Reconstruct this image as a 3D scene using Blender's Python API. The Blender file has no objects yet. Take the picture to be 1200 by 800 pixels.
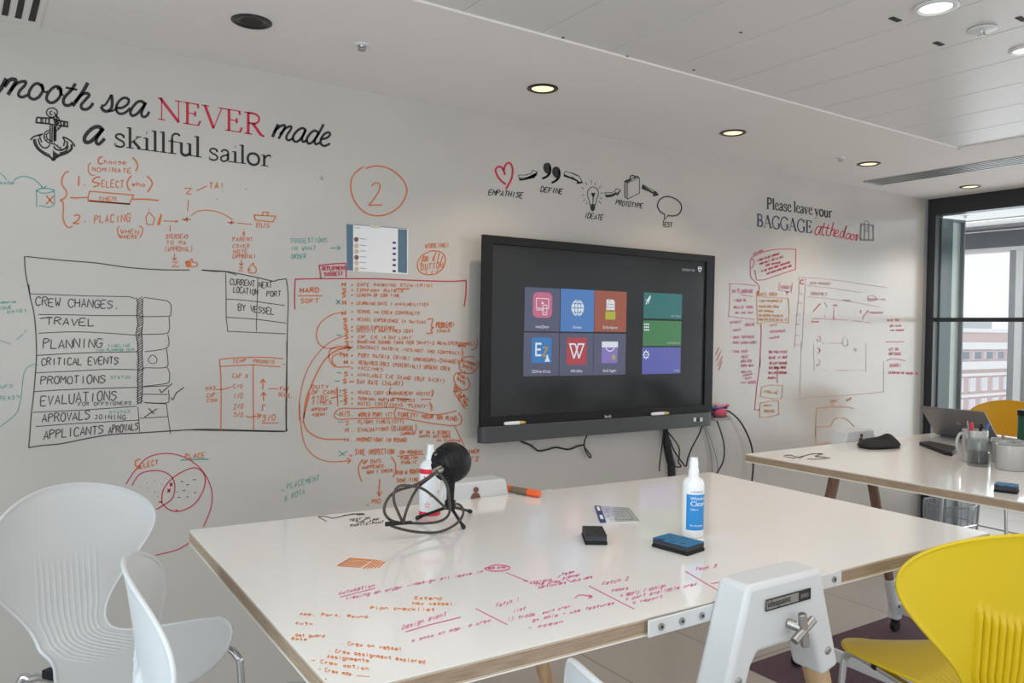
import bpy, bmesh, math, random
import numpy as np
from mathutils import Matrix, Vector

# ------------------------------------------------------------------ camera, sky, lights, exposure
SC = bpy.context.scene
COL = SC.collection
CAMZ = 1.6
F = 918.09
YAW, PITCH, ROLL = math.radians(33.697), math.radians(-.9844), math.radians(-.9038)
def _axes(y, p, r):
    f = np.array([math.sin(y)*math.cos(p), math.cos(y)*math.cos(p), math.sin(p)])
    r0 = np.array([math.cos(y), -math.sin(y), 0]); d0 = np.cross(f, r0)
    return np.array([math.cos(r)*r0+math.sin(r)*d0, math.cos(r)*d0-math.sin(r)*r0, f])
AX = _axes(YAW, PITCH, ROLL)
cam = bpy.data.objects.new('camera', bpy.data.cameras.new('camera')); COL.objects.link(cam)
cam.data.sensor_width = 36; cam.data.lens = F/1200*36; cam.data.clip_end = 500; cam.data.clip_start = .05
_m = Matrix.Identity(4)
for i in range(3):
    _m[i][0] = AX[0][i]; _m[i][1] = -AX[1][i]; _m[i][2] = -AX[2][i]
_m[2][3] = CAMZ
cam.matrix_world = _m
SC.camera = cam
SC.view_settings.view_transform = 'Standard'; SC.view_settings.look = 'None'
SC.view_settings.gamma = 1; SC.view_settings.use_curve_mapping = False
SC.view_settings.exposure = 0.0
W = bpy.data.worlds.new('sky'); SC.world = W; W.use_nodes = True
bg = W.node_tree.nodes['Background']; bg.inputs[0].default_value = (.96, .975, 1, 1); bg.inputs[1].default_value = 1.15

def area_light(name, loc, target, sx, sy, power, col):
    l = bpy.data.lights.new(name, 'AREA'); l.shape = 'RECTANGLE'; l.size = sx; l.size_y = sy; l.energy = power; l.color = col
    o = bpy.data.objects.new(name, l); COL.objects.link(o); o.location = loc
    o.rotation_euler = (Vector(target)-Vector(loc)).to_track_quat('-Z', 'Y').to_euler()
    return o
area_light('daylight_from_left_windows', (-2.3, .3, 1.75), (1.5, 1.5, 1.0), 2.6, 1.6, 68, (.66, .87, 1))
area_light('daylight_from_corridor_window', (7.9, 1.8, 1.4), (3.5, 1.8, 1.2), 5.4, 1.9, 72, (.88, .95, 1))
area_light('overhead_fill', (.7, .5, 2.58), (.7, .6, 0), 2.6, 1.6, 17, (1, .94, .86))  # added overhead fill, standing in for unseen panel downlights
SPOT_POWER = 15

# ------------------------------------------------------------------ picture geometry -> real planes of the room
def ray(x, y): return np.array([(x-600)/F, (y-400)/F, 1])@AX
O = np.array([0, 0, CAMZ])
def on_z(x, y, z): r = ray(x, y); return O+r*((z-CAMZ)/r[2])
def on_y(x, y, d): r = ray(x, y); return O+r*(d/r[1])
def on_x(x, y, d): r = ray(x, y); return O+r*(d/r[0])
WALL_Y = 3.2; TV_Y = 3.1; TABLE_Z = 1.06; CEIL_Z = CAMZ+1.014; WALL_X = 5.88
def on_table(x, y): return on_z(x, y, TABLE_Z)

# ------------------------------------------------------------------ materials
def mat(name, col, rough=.5, metal=0., spec=.5, coat=0., emit=None, estr=0., noise=None, bump=None, coat_rough=.05):
    m = bpy.data.materials.new(name); m.use_nodes = True
    nt = m.node_tree; b = nt.nodes['Principled BSDF']
    c = (*col, 1)
    b.inputs['Base Color'].default_value = c; b.inputs['Roughness'].default_value = rough
    b.inputs['Metallic'].default_value = metal; b.inputs['Specular IOR Level'].default_value = spec
    b.inputs['Coat Weight'].default_value = coat; b.inputs['Coat Roughness'].default_value = coat_rough
    if emit: b.inputs['Emission Color'].default_value = (*emit, 1); b.inputs['Emission Strength'].default_value = estr
    if noise:
        sc, c2, lo, hi = noise[:4]
        tc = nt.nodes.new('ShaderNodeTexCoord'); n = nt.nodes.new('ShaderNodeTexNoise'); r = nt.nodes.new('ShaderNodeValToRGB')
        mp = nt.nodes.new('ShaderNodeMapping'); mp.inputs['Scale'].default_value = noise[4] if len(noise) > 4 else (1, 1, 1)
        n.inputs['Scale'].default_value = sc; n.inputs['Detail'].default_value = 5
        r.color_ramp.elements[0].color = c; r.color_ramp.elements[1].color = (*c2, 1)
        r.color_ramp.elements[0].position = lo; r.color_ramp.elements[1].position = hi
        nt.links.new(tc.outputs['Object'], mp.inputs[0]); nt.links.new(mp.outputs[0], n.inputs['Vector'])
        nt.links.new(n.outputs['Fac'], r.inputs[0]); nt.links.new(r.outputs[0], b.inputs['Base Color'])
    if bump:
        tc = nt.nodes.new('ShaderNodeTexCoord'); n = nt.nodes.new('ShaderNodeTexNoise'); bp = nt.nodes.new('ShaderNodeBump')
        n.inputs['Scale'].default_value = bump[0]; bp.inputs['Strength'].default_value = bump[1]; bp.inputs['Distance'].default_value = .01
        nt.links.new(tc.outputs['Object'], n.inputs['Vector']); nt.links.new(n.outputs['Fac'], bp.inputs['Height']); nt.links.new(bp.outputs[0], b.inputs['Normal'])
    return m
def glass_mat(name, tint, fres=1.45, gloss=.02, clear=1.0, haze=None):
    m = bpy.data.materials.new(name); m.use_nodes = True; nt = m.node_tree
    for n in list(nt.nodes): nt.nodes.remove(n)
    out = nt.nodes.new('ShaderNodeOutputMaterial'); mx = nt.nodes.new('ShaderNodeMixShader'); t = nt.nodes.new('ShaderNodeBsdfTransparent')
    g = nt.nodes.new('ShaderNodeBsdfGlossy'); fr = nt.nodes.new('ShaderNodeLayerWeight'); pw = nt.nodes.new('ShaderNodeMath'); ml = nt.nodes.new('ShaderNodeMath'); pw.operation = 'POWER'; ml.operation = 'MULTIPLY_ADD'
    pw.inputs[1].default_value = 4; ml.inputs[1].default_value = .7; ml.inputs[2].default_value = (fres-1)**2/(fres+1)**2
    t.inputs[0].default_value = (*tint, 1); g.inputs['Roughness'].default_value = gloss; fr.inputs[0].default_value = .5
    nt.links.new(fr.outputs['Facing'], pw.inputs[0]); nt.links.new(pw.outputs[0], ml.inputs[0]); nt.links.new(ml.outputs[0], mx.inputs[0]); nt.links.new(g.outputs[0], mx.inputs[2])
    if haze:
        d = nt.nodes.new('ShaderNodeBsdfDiffuse'); d.inputs[0].default_value = (*haze, 1); m2 = nt.nodes.new('ShaderNodeMixShader')
        m2.inputs[0].default_value = clear; nt.links.new(d.outputs[0], m2.inputs[1]); nt.links.new(t.outputs[0], m2.inputs[2]); nt.links.new(m2.outputs[0], mx.inputs[1])
    else: nt.links.new(t.outputs[0], mx.inputs[1])
    nt.links.new(mx.outputs[0], out.inputs[0])
    return m
M = dict(
 wall=mat('whiteboard_paint', (.53, .495, .455), .20, spec=.5, coat=.2, coat_rough=.2, noise=(1.6, (.49, .46, .425), .42, .72, (1, 1, 1.6))),
 white_wall=mat('white_emulsion', (.75, .76, .76), .6),
 ceil=mat('ceiling_plaster', (.83, .785, .755), .8),
 panel=mat('ceiling_metal', (.68, .66, .64), .38),
 floor=mat('floor_stone', (.50, .455, .42), .35),
 frame=mat('frame_black', (.018, .019, .022), .4),
 grey_frame=mat('frame_grey', (.30, .31, .33), .45),
 soffit=mat('soffit_grey', (.12, .13, .15), .5),
 top=mat('table_laminate', (.88, .86, .83), .12, spec=.4, coat=.25, coat_rough=.03),
 ply_dark=mat('ply_core', (.30, .21, .14), .6, noise=(6, (.40, .30, .21), .35, .65, (3, 3, 60))),
 ply_light=mat('ply_face', (.55, .45, .33), .6),
 oak=mat('oak_leg', (.50, .32, .17), .45, noise=(5, (.62, .43, .25), .35, .65, (12, 12, 1))),
 walnut=mat('dark_wood_leg', (.19, .105, .07), .45, noise=(5, (.25, .15, .10), .35, .65, (12, 12, 1))),
 whitemetal=mat('white_powder_coat', (.68, .70, .71), .35),
 chrome=mat('chrome', (.62, .63, .65), .16, 1.),
 steel=mat('brushed_steel', (.42, .41, .39), .32, 1.),
 blackplastic=mat('black_plastic', (.010, .010, .011), .45, spec=.25),
 softblack=mat('soft_black', (.012, .012, .013), .55),
 charcoal=mat('charcoal_plastic', (.055, .058, .06), .42),
 rubber=mat('black_rubber', (.01, .01, .01), .6),
 chairwhite=mat('white_chair_plastic', (.68, .695, .70), .38),
 chairyellow=mat('yellow_chair_plastic', (.72, .515, .006), .36),
 chairyellowshade=mat('shaded_yellow_chair_plastic', (.74, .38, .006), .4),  # yellow plastic turned orange: the far stool's shade is put into the colour
 carpet=mat('plum_carpet', (.085, .045, .065), .95, noise=(180, (.16, .10, .13), .35, .7), bump=(260, .6)),
 vinyl=mat('black_vinyl', (.012, .012, .013), .5), vred=mat('red_vinyl', (.55, .015, .05), .5), vnavy=mat('navy_vinyl', (.03, .035, .09), .5),
 vgrey=mat('grey_vinyl', (.16, .16, .16), .5),
 orange=mat('orange_marker_ink', (.62, .15, .035), .5), red=mat('red_marker_ink', (.50, .03, .07), .5), pink=mat('pink_marker_ink', (.60, .20, .27), .5),
 green=mat('green_marker_ink', (.06, .33, .28), .5), black=mat('black_marker_ink', (.07, .06, .055), .5), grey=mat('faded_ink', (.36, .34, .34), .5),
 fadedred=mat('faded_red_ink', (.52, .28, .30), .5), amber=mat('amber_marker_ink', (.62, .30, .12), .5),
 rose=mat('rose_marker_ink', (.56, .09, .13), .5),
 torange=mat('orange_table_ink', (.85, .24, .03), .5), tpink=mat('pink_table_ink', (.75, .10, .28), .5),
 screen=mat('screen_glass', (.018, .019, .020), .14, spec=.28, emit=(.45, .47, .5), estr=.014),
 paper=mat('paper', (.80, .79, .80), .7), slate=mat('slate_print', (.10, .17, .24), .7), tan=mat('tan_print', (.62, .47, .33), .7), brown=mat('brown_print', (.20, .10, .08), .7), navy=mat('navy_print', (.03, .045, .19), .7),
 tape=mat('tape', (.62, .56, .46), .3),
 redlabel=mat('red_label', (.75, .02, .05), .4), stars=mat('peach_star', (.85, .42, .33), .5),
 bottle=mat('white_bottle_plastic', (.86, .87, .88), .3), bluelabel=mat('blue_label', (.02, .25, .62), .4), bluetext=mat('blue_print', (.05, .2, .55), .4), whitetext=mat('white_print', (.9, .9, .9), .4),
 orangeplastic=mat('orange_plastic', (.90, .13, .02), .3), khaki=mat('khaki_label', (.20, .15, .09), .5),
 felt=mat('black_felt', (.012, .012, .013), .95), copper=mat('copper_knob', (.22, .10, .065), .4, .6), cardprint=mat('pale_grey_print', (.42, .42, .45), .7), foam=mat('grey_foam', (.038, .042, .05), .8), bluetop=mat('blue_eraser_print', (.02, .16, .33), .55, noise=(60, (.012, .04, .09), .56, .62)), darktop=mat('dark_eraser_print', (.011, .011, .012), .5, noise=(70, (.05, .05, .055), .5, .7)), greenfelt=mat('green_edge', (.03, .2, .05), .7),
 mug=mat('mug_glaze', (.47, .46, .445), .25), laptop=mat('laptop_grey', (.24, .235, .24), .38, .75), cloth=mat('black_cloth', (.010, .011, .011), .9, bump=(60, .4)),  # white mug glaze greyed, backlit shade put into its colour
 penred=mat('pen_red', (.55, .02, .04), .35), penblue=mat('pen_blue', (.02, .10, .42), .35), pengrey=mat('pen_grey', (.25, .25, .26), .4), wood=mat('stirrer_wood', (.35, .25, .17), .7),
 darkgreen=mat('dark_green_jar', (.02, .09, .05), .25), gold=mat('gold_tip', (.62, .42, .12), .4),
 brick=mat('brick', (.62, .46, .46), .9, noise=(3, (.68, .52, .52), .3, .7)), stone=mat('white_stone', (.86, .86, .88), .8), pane=mat('dark_pane', (.16, .20, .26), .3), scaff=mat('scaffold_steel', (.22, .27, .34), .6), roofgrey=mat('roof_grey', (.55, .58, .62), .8), sash=mat('pale_sash', (.80, .79, .86), .6),  # brick and sash paled, overexposed daylight put into their colour
 black_lamp=mat('lamp_ring_black', (.015, .015, .015), .35), lampdark=mat('lamp_reflector_dark', (.05, .045, .04), .25, .8),
 lampwarm=mat('lamp_lens_lit', (1, .85, .6), .4, emit=(1, .74, .42), estr=1.25), lampwhite=mat('lamp_lens_white', (1, .95, .9), .4, emit=(1, .86, .72), estr=2.2),
 led=mat('led_strip', (1, .95, .85), .4, emit=(1, .93, .80), estr=1.6),
 ventdark=mat('vent_dark', (.02, .02, .02), .7), alu=mat('vent_aluminium', (.45, .45, .45), .4, .6),
 glass=glass_mat('clear_glass', (.985, .995, .992)), tumbler=glass_mat('tumbler_glass', (.90, .92, .92), 1.5, .01), liner=glass_mat('clear_liner', (.82, .85, .87), 1.35, .12, .8, (.6, .62, .64)),
 frost=glass_mat('frosted_green_glass', (.80, .88, .86), 1.4, .15, .35, (.66, .74, .72)), darkglass=glass_mat('smoked_edge_glass', (.38, .45, .46), 1.4, .1, .5, (.16, .20, .21)),
)
def emat(name, col, k=.66):   # a picture element shown on the lit screen
    return mat(name, tuple(c*.25 for c in col), .2, emit=col, estr=k)

# ------------------------------------------------------------------ mesh builder
class MB:
    def __init__(s): s.v = []; s.f = []; s.m = []
    def add(s, vs, fs, mi=0):
        k = len(s.v); s.v += [tuple(map(float, v)) for v in vs]; s.f += [tuple(i+k for i in f) for f in fs]; s.m += [mi]*len(fs); return s
    def box(s, c, d, rz=0, mi=0, R=None):
        x, y, z = (q/2 for q in d); R = R or Matrix.Rotation(rz, 3, 'Z'); c = Vector(c)
        vs = [c+R@Vector((a*x, b*y, e*z)) for a in (-1, 1) for b in (-1, 1) for e in (-1, 1)]
        return s.add(vs, [(0, 1, 3, 2), (4, 6, 7, 5), (0, 4, 5, 1), (2, 3, 7, 6), (0, 2, 6, 4), (1, 5, 7, 3)], mi)
    def cyl(s, a, b, r0, r1=None, n=16, mi=0, caps=True):
        a, b = Vector(a), Vector(b); r1 = r0 if r1 is None else r1; d = (b-a).normalized(); u = d.orthogonal().normalized(); w = d.cross(u)
        vs = []; 
        for p, r in ((a, r0), (b, r1)):
            vs += [p+(u*math.cos(t)+w*math.sin(t))*r for t in (2*math.pi*i/n for i in range(n))]
        fs = [(i, (i+1) % n, n+(i+1) % n, n+i) for i in range(n)]
        if caps: fs += [tuple(range(n))[::-1], tuple(range(n, 2*n))]
        return s.add(vs, fs, mi)
    def tube(s, path, r, n=10, closed=False, mi=0, caps=True):
        P = [Vector(p) for p in path]; L = len(P); vs = []; u = None
        rr = r if hasattr(r, '__len__') else [r]*L
        for i in range(L):
            t = (P[(i+1) % L]-P[i-1]) if closed else (P[min(i+1, L-1)]-P[max(i-1, 0)])
            t = t.normalized() if t.length > 1e-9 else Vector((0, 0, 1))
            u = t.orthogonal().normalized() if u is None else (u-t*u.dot(t))
            u = u.normalized() if u.length > 1e-6 else t.orthogonal().normalized()
            w = t.cross(u); vs += [P[i]+(u*math.cos(a)+w*math.sin(a))*rr[i] for a in (2*math.pi*k/n for k in range(n))]
        fs = []
        for i in range(L if closed else L-1):
            j = (i+1) % L; fs += [(i*n+k, i*n+(k+1) % n, j*n+(k+1) % n, j*n+k) for k in range(n)]
        if not closed and caps: fs += [tuple(range(n))[::-1], tuple((L-1)*n+k for k in range(n))]
        return s.add(vs, fs, mi)
    def lathe(s, prof, c=(0, 0, 0), n=32, mi=0):
        c = Vector(c); vs = []; L = len(prof)
        for r, z in prof: vs += [c+Vector((max(r, 1e-5)*math.cos(a), max(r, 1e-5)*math.sin(a), z)) for a in (2*math.pi*k/n for k in range(n))]
        fs = [(i*n+k, i*n+(k+1) % n, (i+1)*n+(k+1) % n, (i+1)*n+k) for i in range(L-1) for k in range(n)]
        return s.add(vs, fs, mi)
    def prism(s, poly, h, mi=0):     # poly: list of 3D points, extruded by vector h
        n = len(poly); h = Vector(h); vs = [Vector(p) for p in poly]+[Vector(p)+h for p in poly]
        return s.add(vs, [tuple(range(n))[::-1], tuple(range(n, 2*n))]+[(i, (i+1) % n, n+(i+1) % n, n+i) for i in range(n)], mi)
    def sphere(s, c, r, n=24, m=16, mi=0, sc=(1, 1, 1)):
        c = Vector(c); vs = []
        for i in range(m+1):
            t = math.pi*i/m
            for k in range(n):
                a = 2*math.pi*k/n; rr = max(math.sin(t), 1e-4)
                vs.append(c+Vector((r*rr*math.cos(a)*sc[0], r*rr*math.sin(a)*sc[1], -r*math.cos(t)*sc[2])))
        return s.add(vs, [(i*n+k, i*n+(k+1) % n, (i+1)*n+(k+1) % n, (i+1)*n+k) for i in range(m) for k in range(n)], mi)
    def shift(s, d): s.v = [(a+d[0], b+d[1], c+d[2]) for a, b, c in s.v]; return s
    def build(s, name, mats, parent=None, smooth=35, bevel=0, seg=2, fix=True):
        me = bpy.data.meshes.new(name); me.from_pydata(s.v, [], s.f)
        for m in (mats if isinstance(mats, (list, tuple)) else [mats]): me.materials.append(m)
        for p, i in zip(me.polygons, s.m): p.material_index = i
        if fix:
            bm = bmesh.new(); bm.from_mesh(me); bmesh.ops.recalc_face_normals(bm, faces=bm.faces); bm.to_mesh(me); bm.free()
        if smooth:
            me.shade_smooth(); me.set_sharp_from_angle(angle=math.radians(smooth))
        o = bpy.data.objects.new(name, me); COL.objects.link(o)
        if parent: o.parent = parent
        if bevel:
            b = o.modifiers.new('bevel', 'BEVEL'); b.width = bevel; b.segments = seg; b.limit_method = 'ANGLE'; b.angle_limit = math.radians(40)
        return o
def tag(o, label=None, cat=None, group=None, kind=None):
    for k, v in (('label', label), ('category', cat), ('group', group), ('kind', kind)):
        if v: o[k] = v
    return o
def thing(name, label, cat, loc=(0, 0, 0), rz=0, group=None):
    o = bpy.data.objects.new(name, None); o.empty_display_size = .05; COL.objects.link(o)
    o.location = loc; o.rotation_euler = (0, 0, rz); return tag(o, label, cat, group)
def copy_tree(o, parent=None):
    c = o.copy(); COL.objects.link(c)
    if parent: c.parent = parent
    for ch in [q for q in bpy.data.objects if q.parent == o]: copy_tree(ch, c)
    return c
def catmull(P, n=8, closed=False):
    P = [np.array(p, float) for p in P]; L = len(P)
    if L < 3: return P
    out = []
    for i in range(L if closed else L-1):
        a, b, c, d = (P[(i-1) % L], P[i], P[(i+1) % L], P[(i+2) % L]) if closed else (P[max(i-1, 0)], P[i], P[i+1], P[min(i+2, L-1)])
        for k in range(n):
            t = k/n; out.append(.5*((2*b)+(c-a)*t+(2*a-5*b+4*c-d)*t*t+(3*b-a-3*c+d)*t**3))
    if not closed: out.append(P[-1])
    return out
def text_mesh(s, size, align='LEFT', sx=1.0):
    cu = bpy.data.curves.new('t', 'FONT'); cu.body = s; cu.size = size; cu.align_x = align; cu.resolution_u = 3
    o = bpy.data.objects.new('t', cu); COL.objects.link(o); dg = bpy.context.evaluated_depsgraph_get(); dg.update()
    me = bpy.data.meshes.new_from_object(o.evaluated_get(dg)); 
    vs = [(v.co.x*sx, v.co.y) for v in me.vertices]; fs = [tuple(p.vertices) for p in me.polygons]
    bpy.data.objects.remove(o); bpy.data.curves.remove(cu); bpy.data.meshes.remove(me)
    return vs, fs

# ------------------------------------------------------------------ the setting
def struct(name, mb, mats, parent=None, **k):
    o = mb.build(name, mats, parent, **k)
    if not parent: o['kind'] = 'structure'
    return o
X0, Y0 = -2.4, -2.2
floor_mat = M['floor']
def floor_nodes():
    nt = floor_mat.node_tree; b = nt.nodes['Principled BSDF']
    tc = nt.nodes.new('ShaderNodeTexCoord'); br = nt.nodes.new('ShaderNodeTexBrick'); nz = nt.nodes.new('ShaderNodeTexNoise'); mx = nt.nodes.new('ShaderNodeMixRGB')
    br.offset = .5; br.inputs['Scale'].default_value = 1; br.inputs['Brick Width'].default_value = 1.2; br.inputs['Row Height'].default_value = .62
    br.inputs['Mortar Size'].default_value = .004; br.inputs['Color1'].default_value = (.52, .475, .44, 1); br.inputs['Color2'].default_value = (.49, .45, .415, 1); br.inputs['Mortar'].default_value = (.24, .21, .19, 1)
    mp = nt.nodes.new('ShaderNodeMapping'); mp.inputs['Rotation'].default_value = (0, 0, math.pi/2); mp.inputs['Location'].default_value = (.1, .05, 0)
    nz.inputs['Scale'].default_value = 1.4; nz.inputs['Detail'].default_value = 6; mx.blend_type = 'MULTIPLY'; mx.inputs[0].default_value = .25
    nt.links.new(tc.outputs['Object'], mp.inputs[0]); nt.links.new(mp.outputs[0], br.inputs['Vector']); nt.links.new(tc.outputs['Object'], nz.inputs['Vector'])
    nt.links.new(br.outputs['Color'], mx.inputs[1]); nt.links.new(nz.outputs['Fac'], mx.inputs[2]); nt.links.new(mx.outputs[0], b.inputs['Base Color'])
floor_nodes()
struct('floor', MB().box(((X0+8.2)/2, (Y0+5.4)/2, -.1), (8.2-X0, 5.4-Y0, .2)), M['floor'], smooth=0)
wall_back = struct('wall_back', MB().box(((X0+WALL_X)/2, WALL_Y+.07, 1.35), (WALL_X-X0, .14, 2.7)), M['wall'], smooth=0)
struct('wall_left', MB().box((X0-.05, (WALL_Y+1.2)/2, 1.35), (.1, WALL_Y-1.2, 2.7)), M['white_wall'], smooth=0)
# plaster ceiling with the metal panel field let in
PX1, PY1 = 4.377, 2.224
cl = MB()
cl.box(((X0+WALL_X)/2, (PY1+WALL_Y)/2, CEIL_Z+.1), (WALL_X-X0, WALL_Y-PY1, .2)); cl.box(((PX1+WALL_X)/2, (Y0+PY1)/2, CEIL_Z+.1), (WALL_X-PX1, PY1-Y0, .2))
ceiling = struct('ceiling', cl, M['ceil'], smooth=0)
pf = MB(); x = PX1-.012
while x > X0:
    w = .31; pf.box((x-w/2, (Y0+PY1)/2-.006, CEIL_Z+.012), (w-.0025, PY1-Y0-.012, .02)); x -= w
pf.box(((X0+PX1)/2, (Y0+PY1)/2, CEIL_Z+.06), (PX1-X0, PY1-Y0, .04))
pf.build('ceiling_panels', M['panel'], ceiling, bevel=.0025, smooth=0)
tr = MB(); tr.box(((X0+PX1)/2, PY1-.004, CEIL_Z-.001), (PX1-X0+.02, .016, .008)); tr.box((PX1-.004, (Y0+PY1)/2, CEIL_Z-.001), (.016, PY1-Y0, .008))
tr.build('panel_edge_trim', M['ceil'], ceiling, smooth=0)
for p in ((660, 44), (735, 66), (802, 86), (868, 38), (813, 82)):
    c = on_z(*p, CEIL_Z+.002); MB().cyl((c[0], c[1], CEIL_Z+.001), (c[0], c[1], CEIL_Z+.0025), .006, n=10).build('panel_screw', M['ventdark'], ceiling)
for p in ((1049, 22.5), (1100, 51), (1197, 22)):
    c = on_z(*p, CEIL_Z+.002); MB().box((c[0], c[1], CEIL_Z+.0015), (.05, .018, .003)).build('panel_slot', M['ventdark'], ceiling)
# glazed partition frame, door leaf and corridor beyond
HZ = CAMZ+.891
fr = MB()
fr.box((WALL_X+.04, (WALL_Y+Y0)/2, (HZ+CEIL_Z)/2), (.10, WALL_Y-Y0, CEIL_Z-HZ)); fr.box((WALL_X+.04, WALL_Y-.035, HZ/2), (.10, .07, HZ))
fr.box((WALL_X+.03, (WALL_Y+Y0)/2, CAMZ+.112), (.05, WALL_Y-Y0, .03))
struct('trim_1', fr, M['frame'], smooth=0)
struct('trim_2', MB().box((WALL_X-.02, WALL_Y-.006, CEIL_Z/2), (.03, .012, CEIL_Z)), M['grey_frame'], smooth=0)
gl = MB().box((WALL_X+.03, (WALL_Y-.07+Y0)/2, (CAMZ+.127+HZ)/2), (.010, WALL_Y-.07-Y0, HZ-CAMZ-.127)).box((WALL_X+.03, (WALL_Y-.07+Y0)/2, (CAMZ+.097)/2), (.010, WALL_Y-.07-Y0, CAMZ+.097))
struct('window_1', gl, M['glass'], smooth=0)
door = thing('door_1', None, None, (WALL_X+.09, 3.14, 0), math.radians(-11)); door['kind'] = 'structure'
MB().box((.035, 0, 1.24), (.12, .05, 2.47)).build('door_stile', M['darkglass'], door, smooth=0)
MB().box((.155, .012, 1.24), (.125, .012, 2.44)).build('door_pane', M['frost'], door, smooth=0)
MB().box((.222, .0, 1.24), (.012, .05, 2.47)).box((.16, 0, 2.465), (.13, .05, .018)).build('door_edge', M['soffit'], door, smooth=0)
CX = 8.0
struct('ceiling_corridor', MB().box(((WALL_X+.1+CX+.3)/2, 1.6, CAMZ+1.08), (CX+.3-WALL_X-.1, 7.6, .1)), M['white_wall'], smooth=0)
led = thing('led_strip', 'long glowing LED strip recessed in the corridor ceiling beyond the glass', 'light strip', (7.38, 1.6, CAMZ+1.03))
MB().box((0, 0, -.002), (.035, 7.0, .012)).build('diffuser', M['led'], led, smooth=0)
MB().box((-.026, 0, -.003), (.014, 7.0, .014)).box((.026, 0, -.003), (.014, 7.0, .014)).build('housing', M['alu'], led, smooth=0)
struct('trim_3', MB().box((7.82, 1.6, CAMZ+1.022), (.08, 7.4, .016)), M['grey_frame'], smooth=0)
struct('trim_4', MB().box((CX+.1, 1.6, CAMZ+.92), (.2, 7.6, .155)), M['soffit'], smooth=0)
struct('wall_corridor', MB().box((CX+.1, 1.6, CAMZ+.825), (.18, 7.6, .035)).box((CX+.1, 1.6, .17), (.2, 7.6, .34)), M['white_wall'], smooth=0)
wf = MB()
for y, w in ((5.2, .1), (3.535, .06), (1.9, .1), (.2, .1)): wf.box((CX+.05, y, 1.37), (.08, w, 2.07))
wf.box((CX+.05, 1.6, .37), (.08, 7.6, .06)).box((CX+.05, 3.43, 1.37), (.05, .035, 2.07))
struct('trim_5', wf, M['grey_frame'], smooth=0)
struct('trim_6', MB().box((CX+.03, 3.475, 1.37), (.06, .06, 2.07)), M['white_wall'], smooth=0)
struct('window_2', MB().box((CX+.06, 1.6, 1.385), (.012, 7.4, 1.99)), M['glass'], smooth=0)

# ------------------------------------------------------------------ far outside: brick building
bd = 120.0; r0 = ray(1150, 440); r0 = r0/np.hypot(r0[0], r0[1]); B0 = r0*bd
ba = math.atan2(r0[1], r0[0])+math.radians(-25)    # facade runs to the right and away
bld = thing('brick_building', 'distant red brick office block with white stone bands seen through the corridor window', 'building', (B0[0], B0[1], -22), ba)
zr = 22+CAMZ
MB().box((0, 6, (zr+.4)/2), (60, 12, zr+.4)).build('brick_wall', M['brick'], bld, smooth=0)
MB().box((0, 6, zr-1.35), (60.6, 12.8, .9)).box((0, 6, zr-3.9), (60.6, 12.8, 1.0)).box((0, 6, zr+.65), (60.6, 12.6, .5)).build('stone_band', M['stone'], bld, smooth=0)
for k in range(14):
    o = MB().box((-9+k*3.1-8, -.05, zr-2.6), (1.9, .3, 1.1)).build('window', M['stone'], bld, smooth=0)
    MB().box((-9+k*3.1-8, -.22, zr-2.6), (1.6, .1, .95)).build('pane', M['pane'], o, smooth=0)
for rrow in range(5):
    for k in range(11):
        xx = -9+k*3.1-3; zz = zr-6.4-rrow*2.7
        f = MB().box((xx, -.1, zz), (1.5, .3, 1.7)).build('window', M['stone'], bld, smooth=0)
        MB().box((xx-.32, -.27, zz+.1), (.5, .1, 1.2)).box((xx+.32, -.27, zz+.1), (.5, .1, 1.2)).build('pane', M['sash'], f, smooth=0)
for rrow in range(5): MB().box((0, -.12, zr-5.1-rrow*2.7), (60, .35, .35)).build('stone_string_course', M['stone'], bld, smooth=0)
MB().box((-3, 6, zr+1.6), (22, 7, 1.6)).build('roof_plant_room', M['roofgrey'], bld, smooth=0)
sc = thing('roof_scaffold', 'pale steel frame standing on the brick building roof', 'scaffold', tuple(Vector((B0[0], B0[1], -22))+Matrix.Rotation(ba, 3, 'Z')@Vector((-3, 6, zr+2.4))), ba)
s1 = MB()
for x in (-4, -2, 0, 2, 4):
    s1.box((x, 0, 1.9), (.3, .3, 3.8))
s1.build('upright', M['scaff'], sc, smooth=0)
s2 = MB()
for z in (1.2, 3.7): s2.box((0, 0, z), (8.3, .2, .22))
s2.tube([(-4, 0, 3.6), (-2, 0, 1.2)], .12, 6).tube([(0, 0, 1.2), (2, 0, 3.6)], .12, 6).build('brace', M['scaff'], sc, smooth=0)
struct('ground', MB().box((110, 60, -22.3), (260, 220, .6)), M['stone'], smooth=0)

# carpet
cp = on_z(1000, 735, 0)
cy = 2.47
rug = MB().box((4.05, 1.72, .0008), (2.10, 1.50, .0014)).build('carpet', M['carpet'], smooth=0)
tag(rug, 'plum coloured flat carpet laid on the beige floor beneath the tables', 'carpet')

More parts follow.
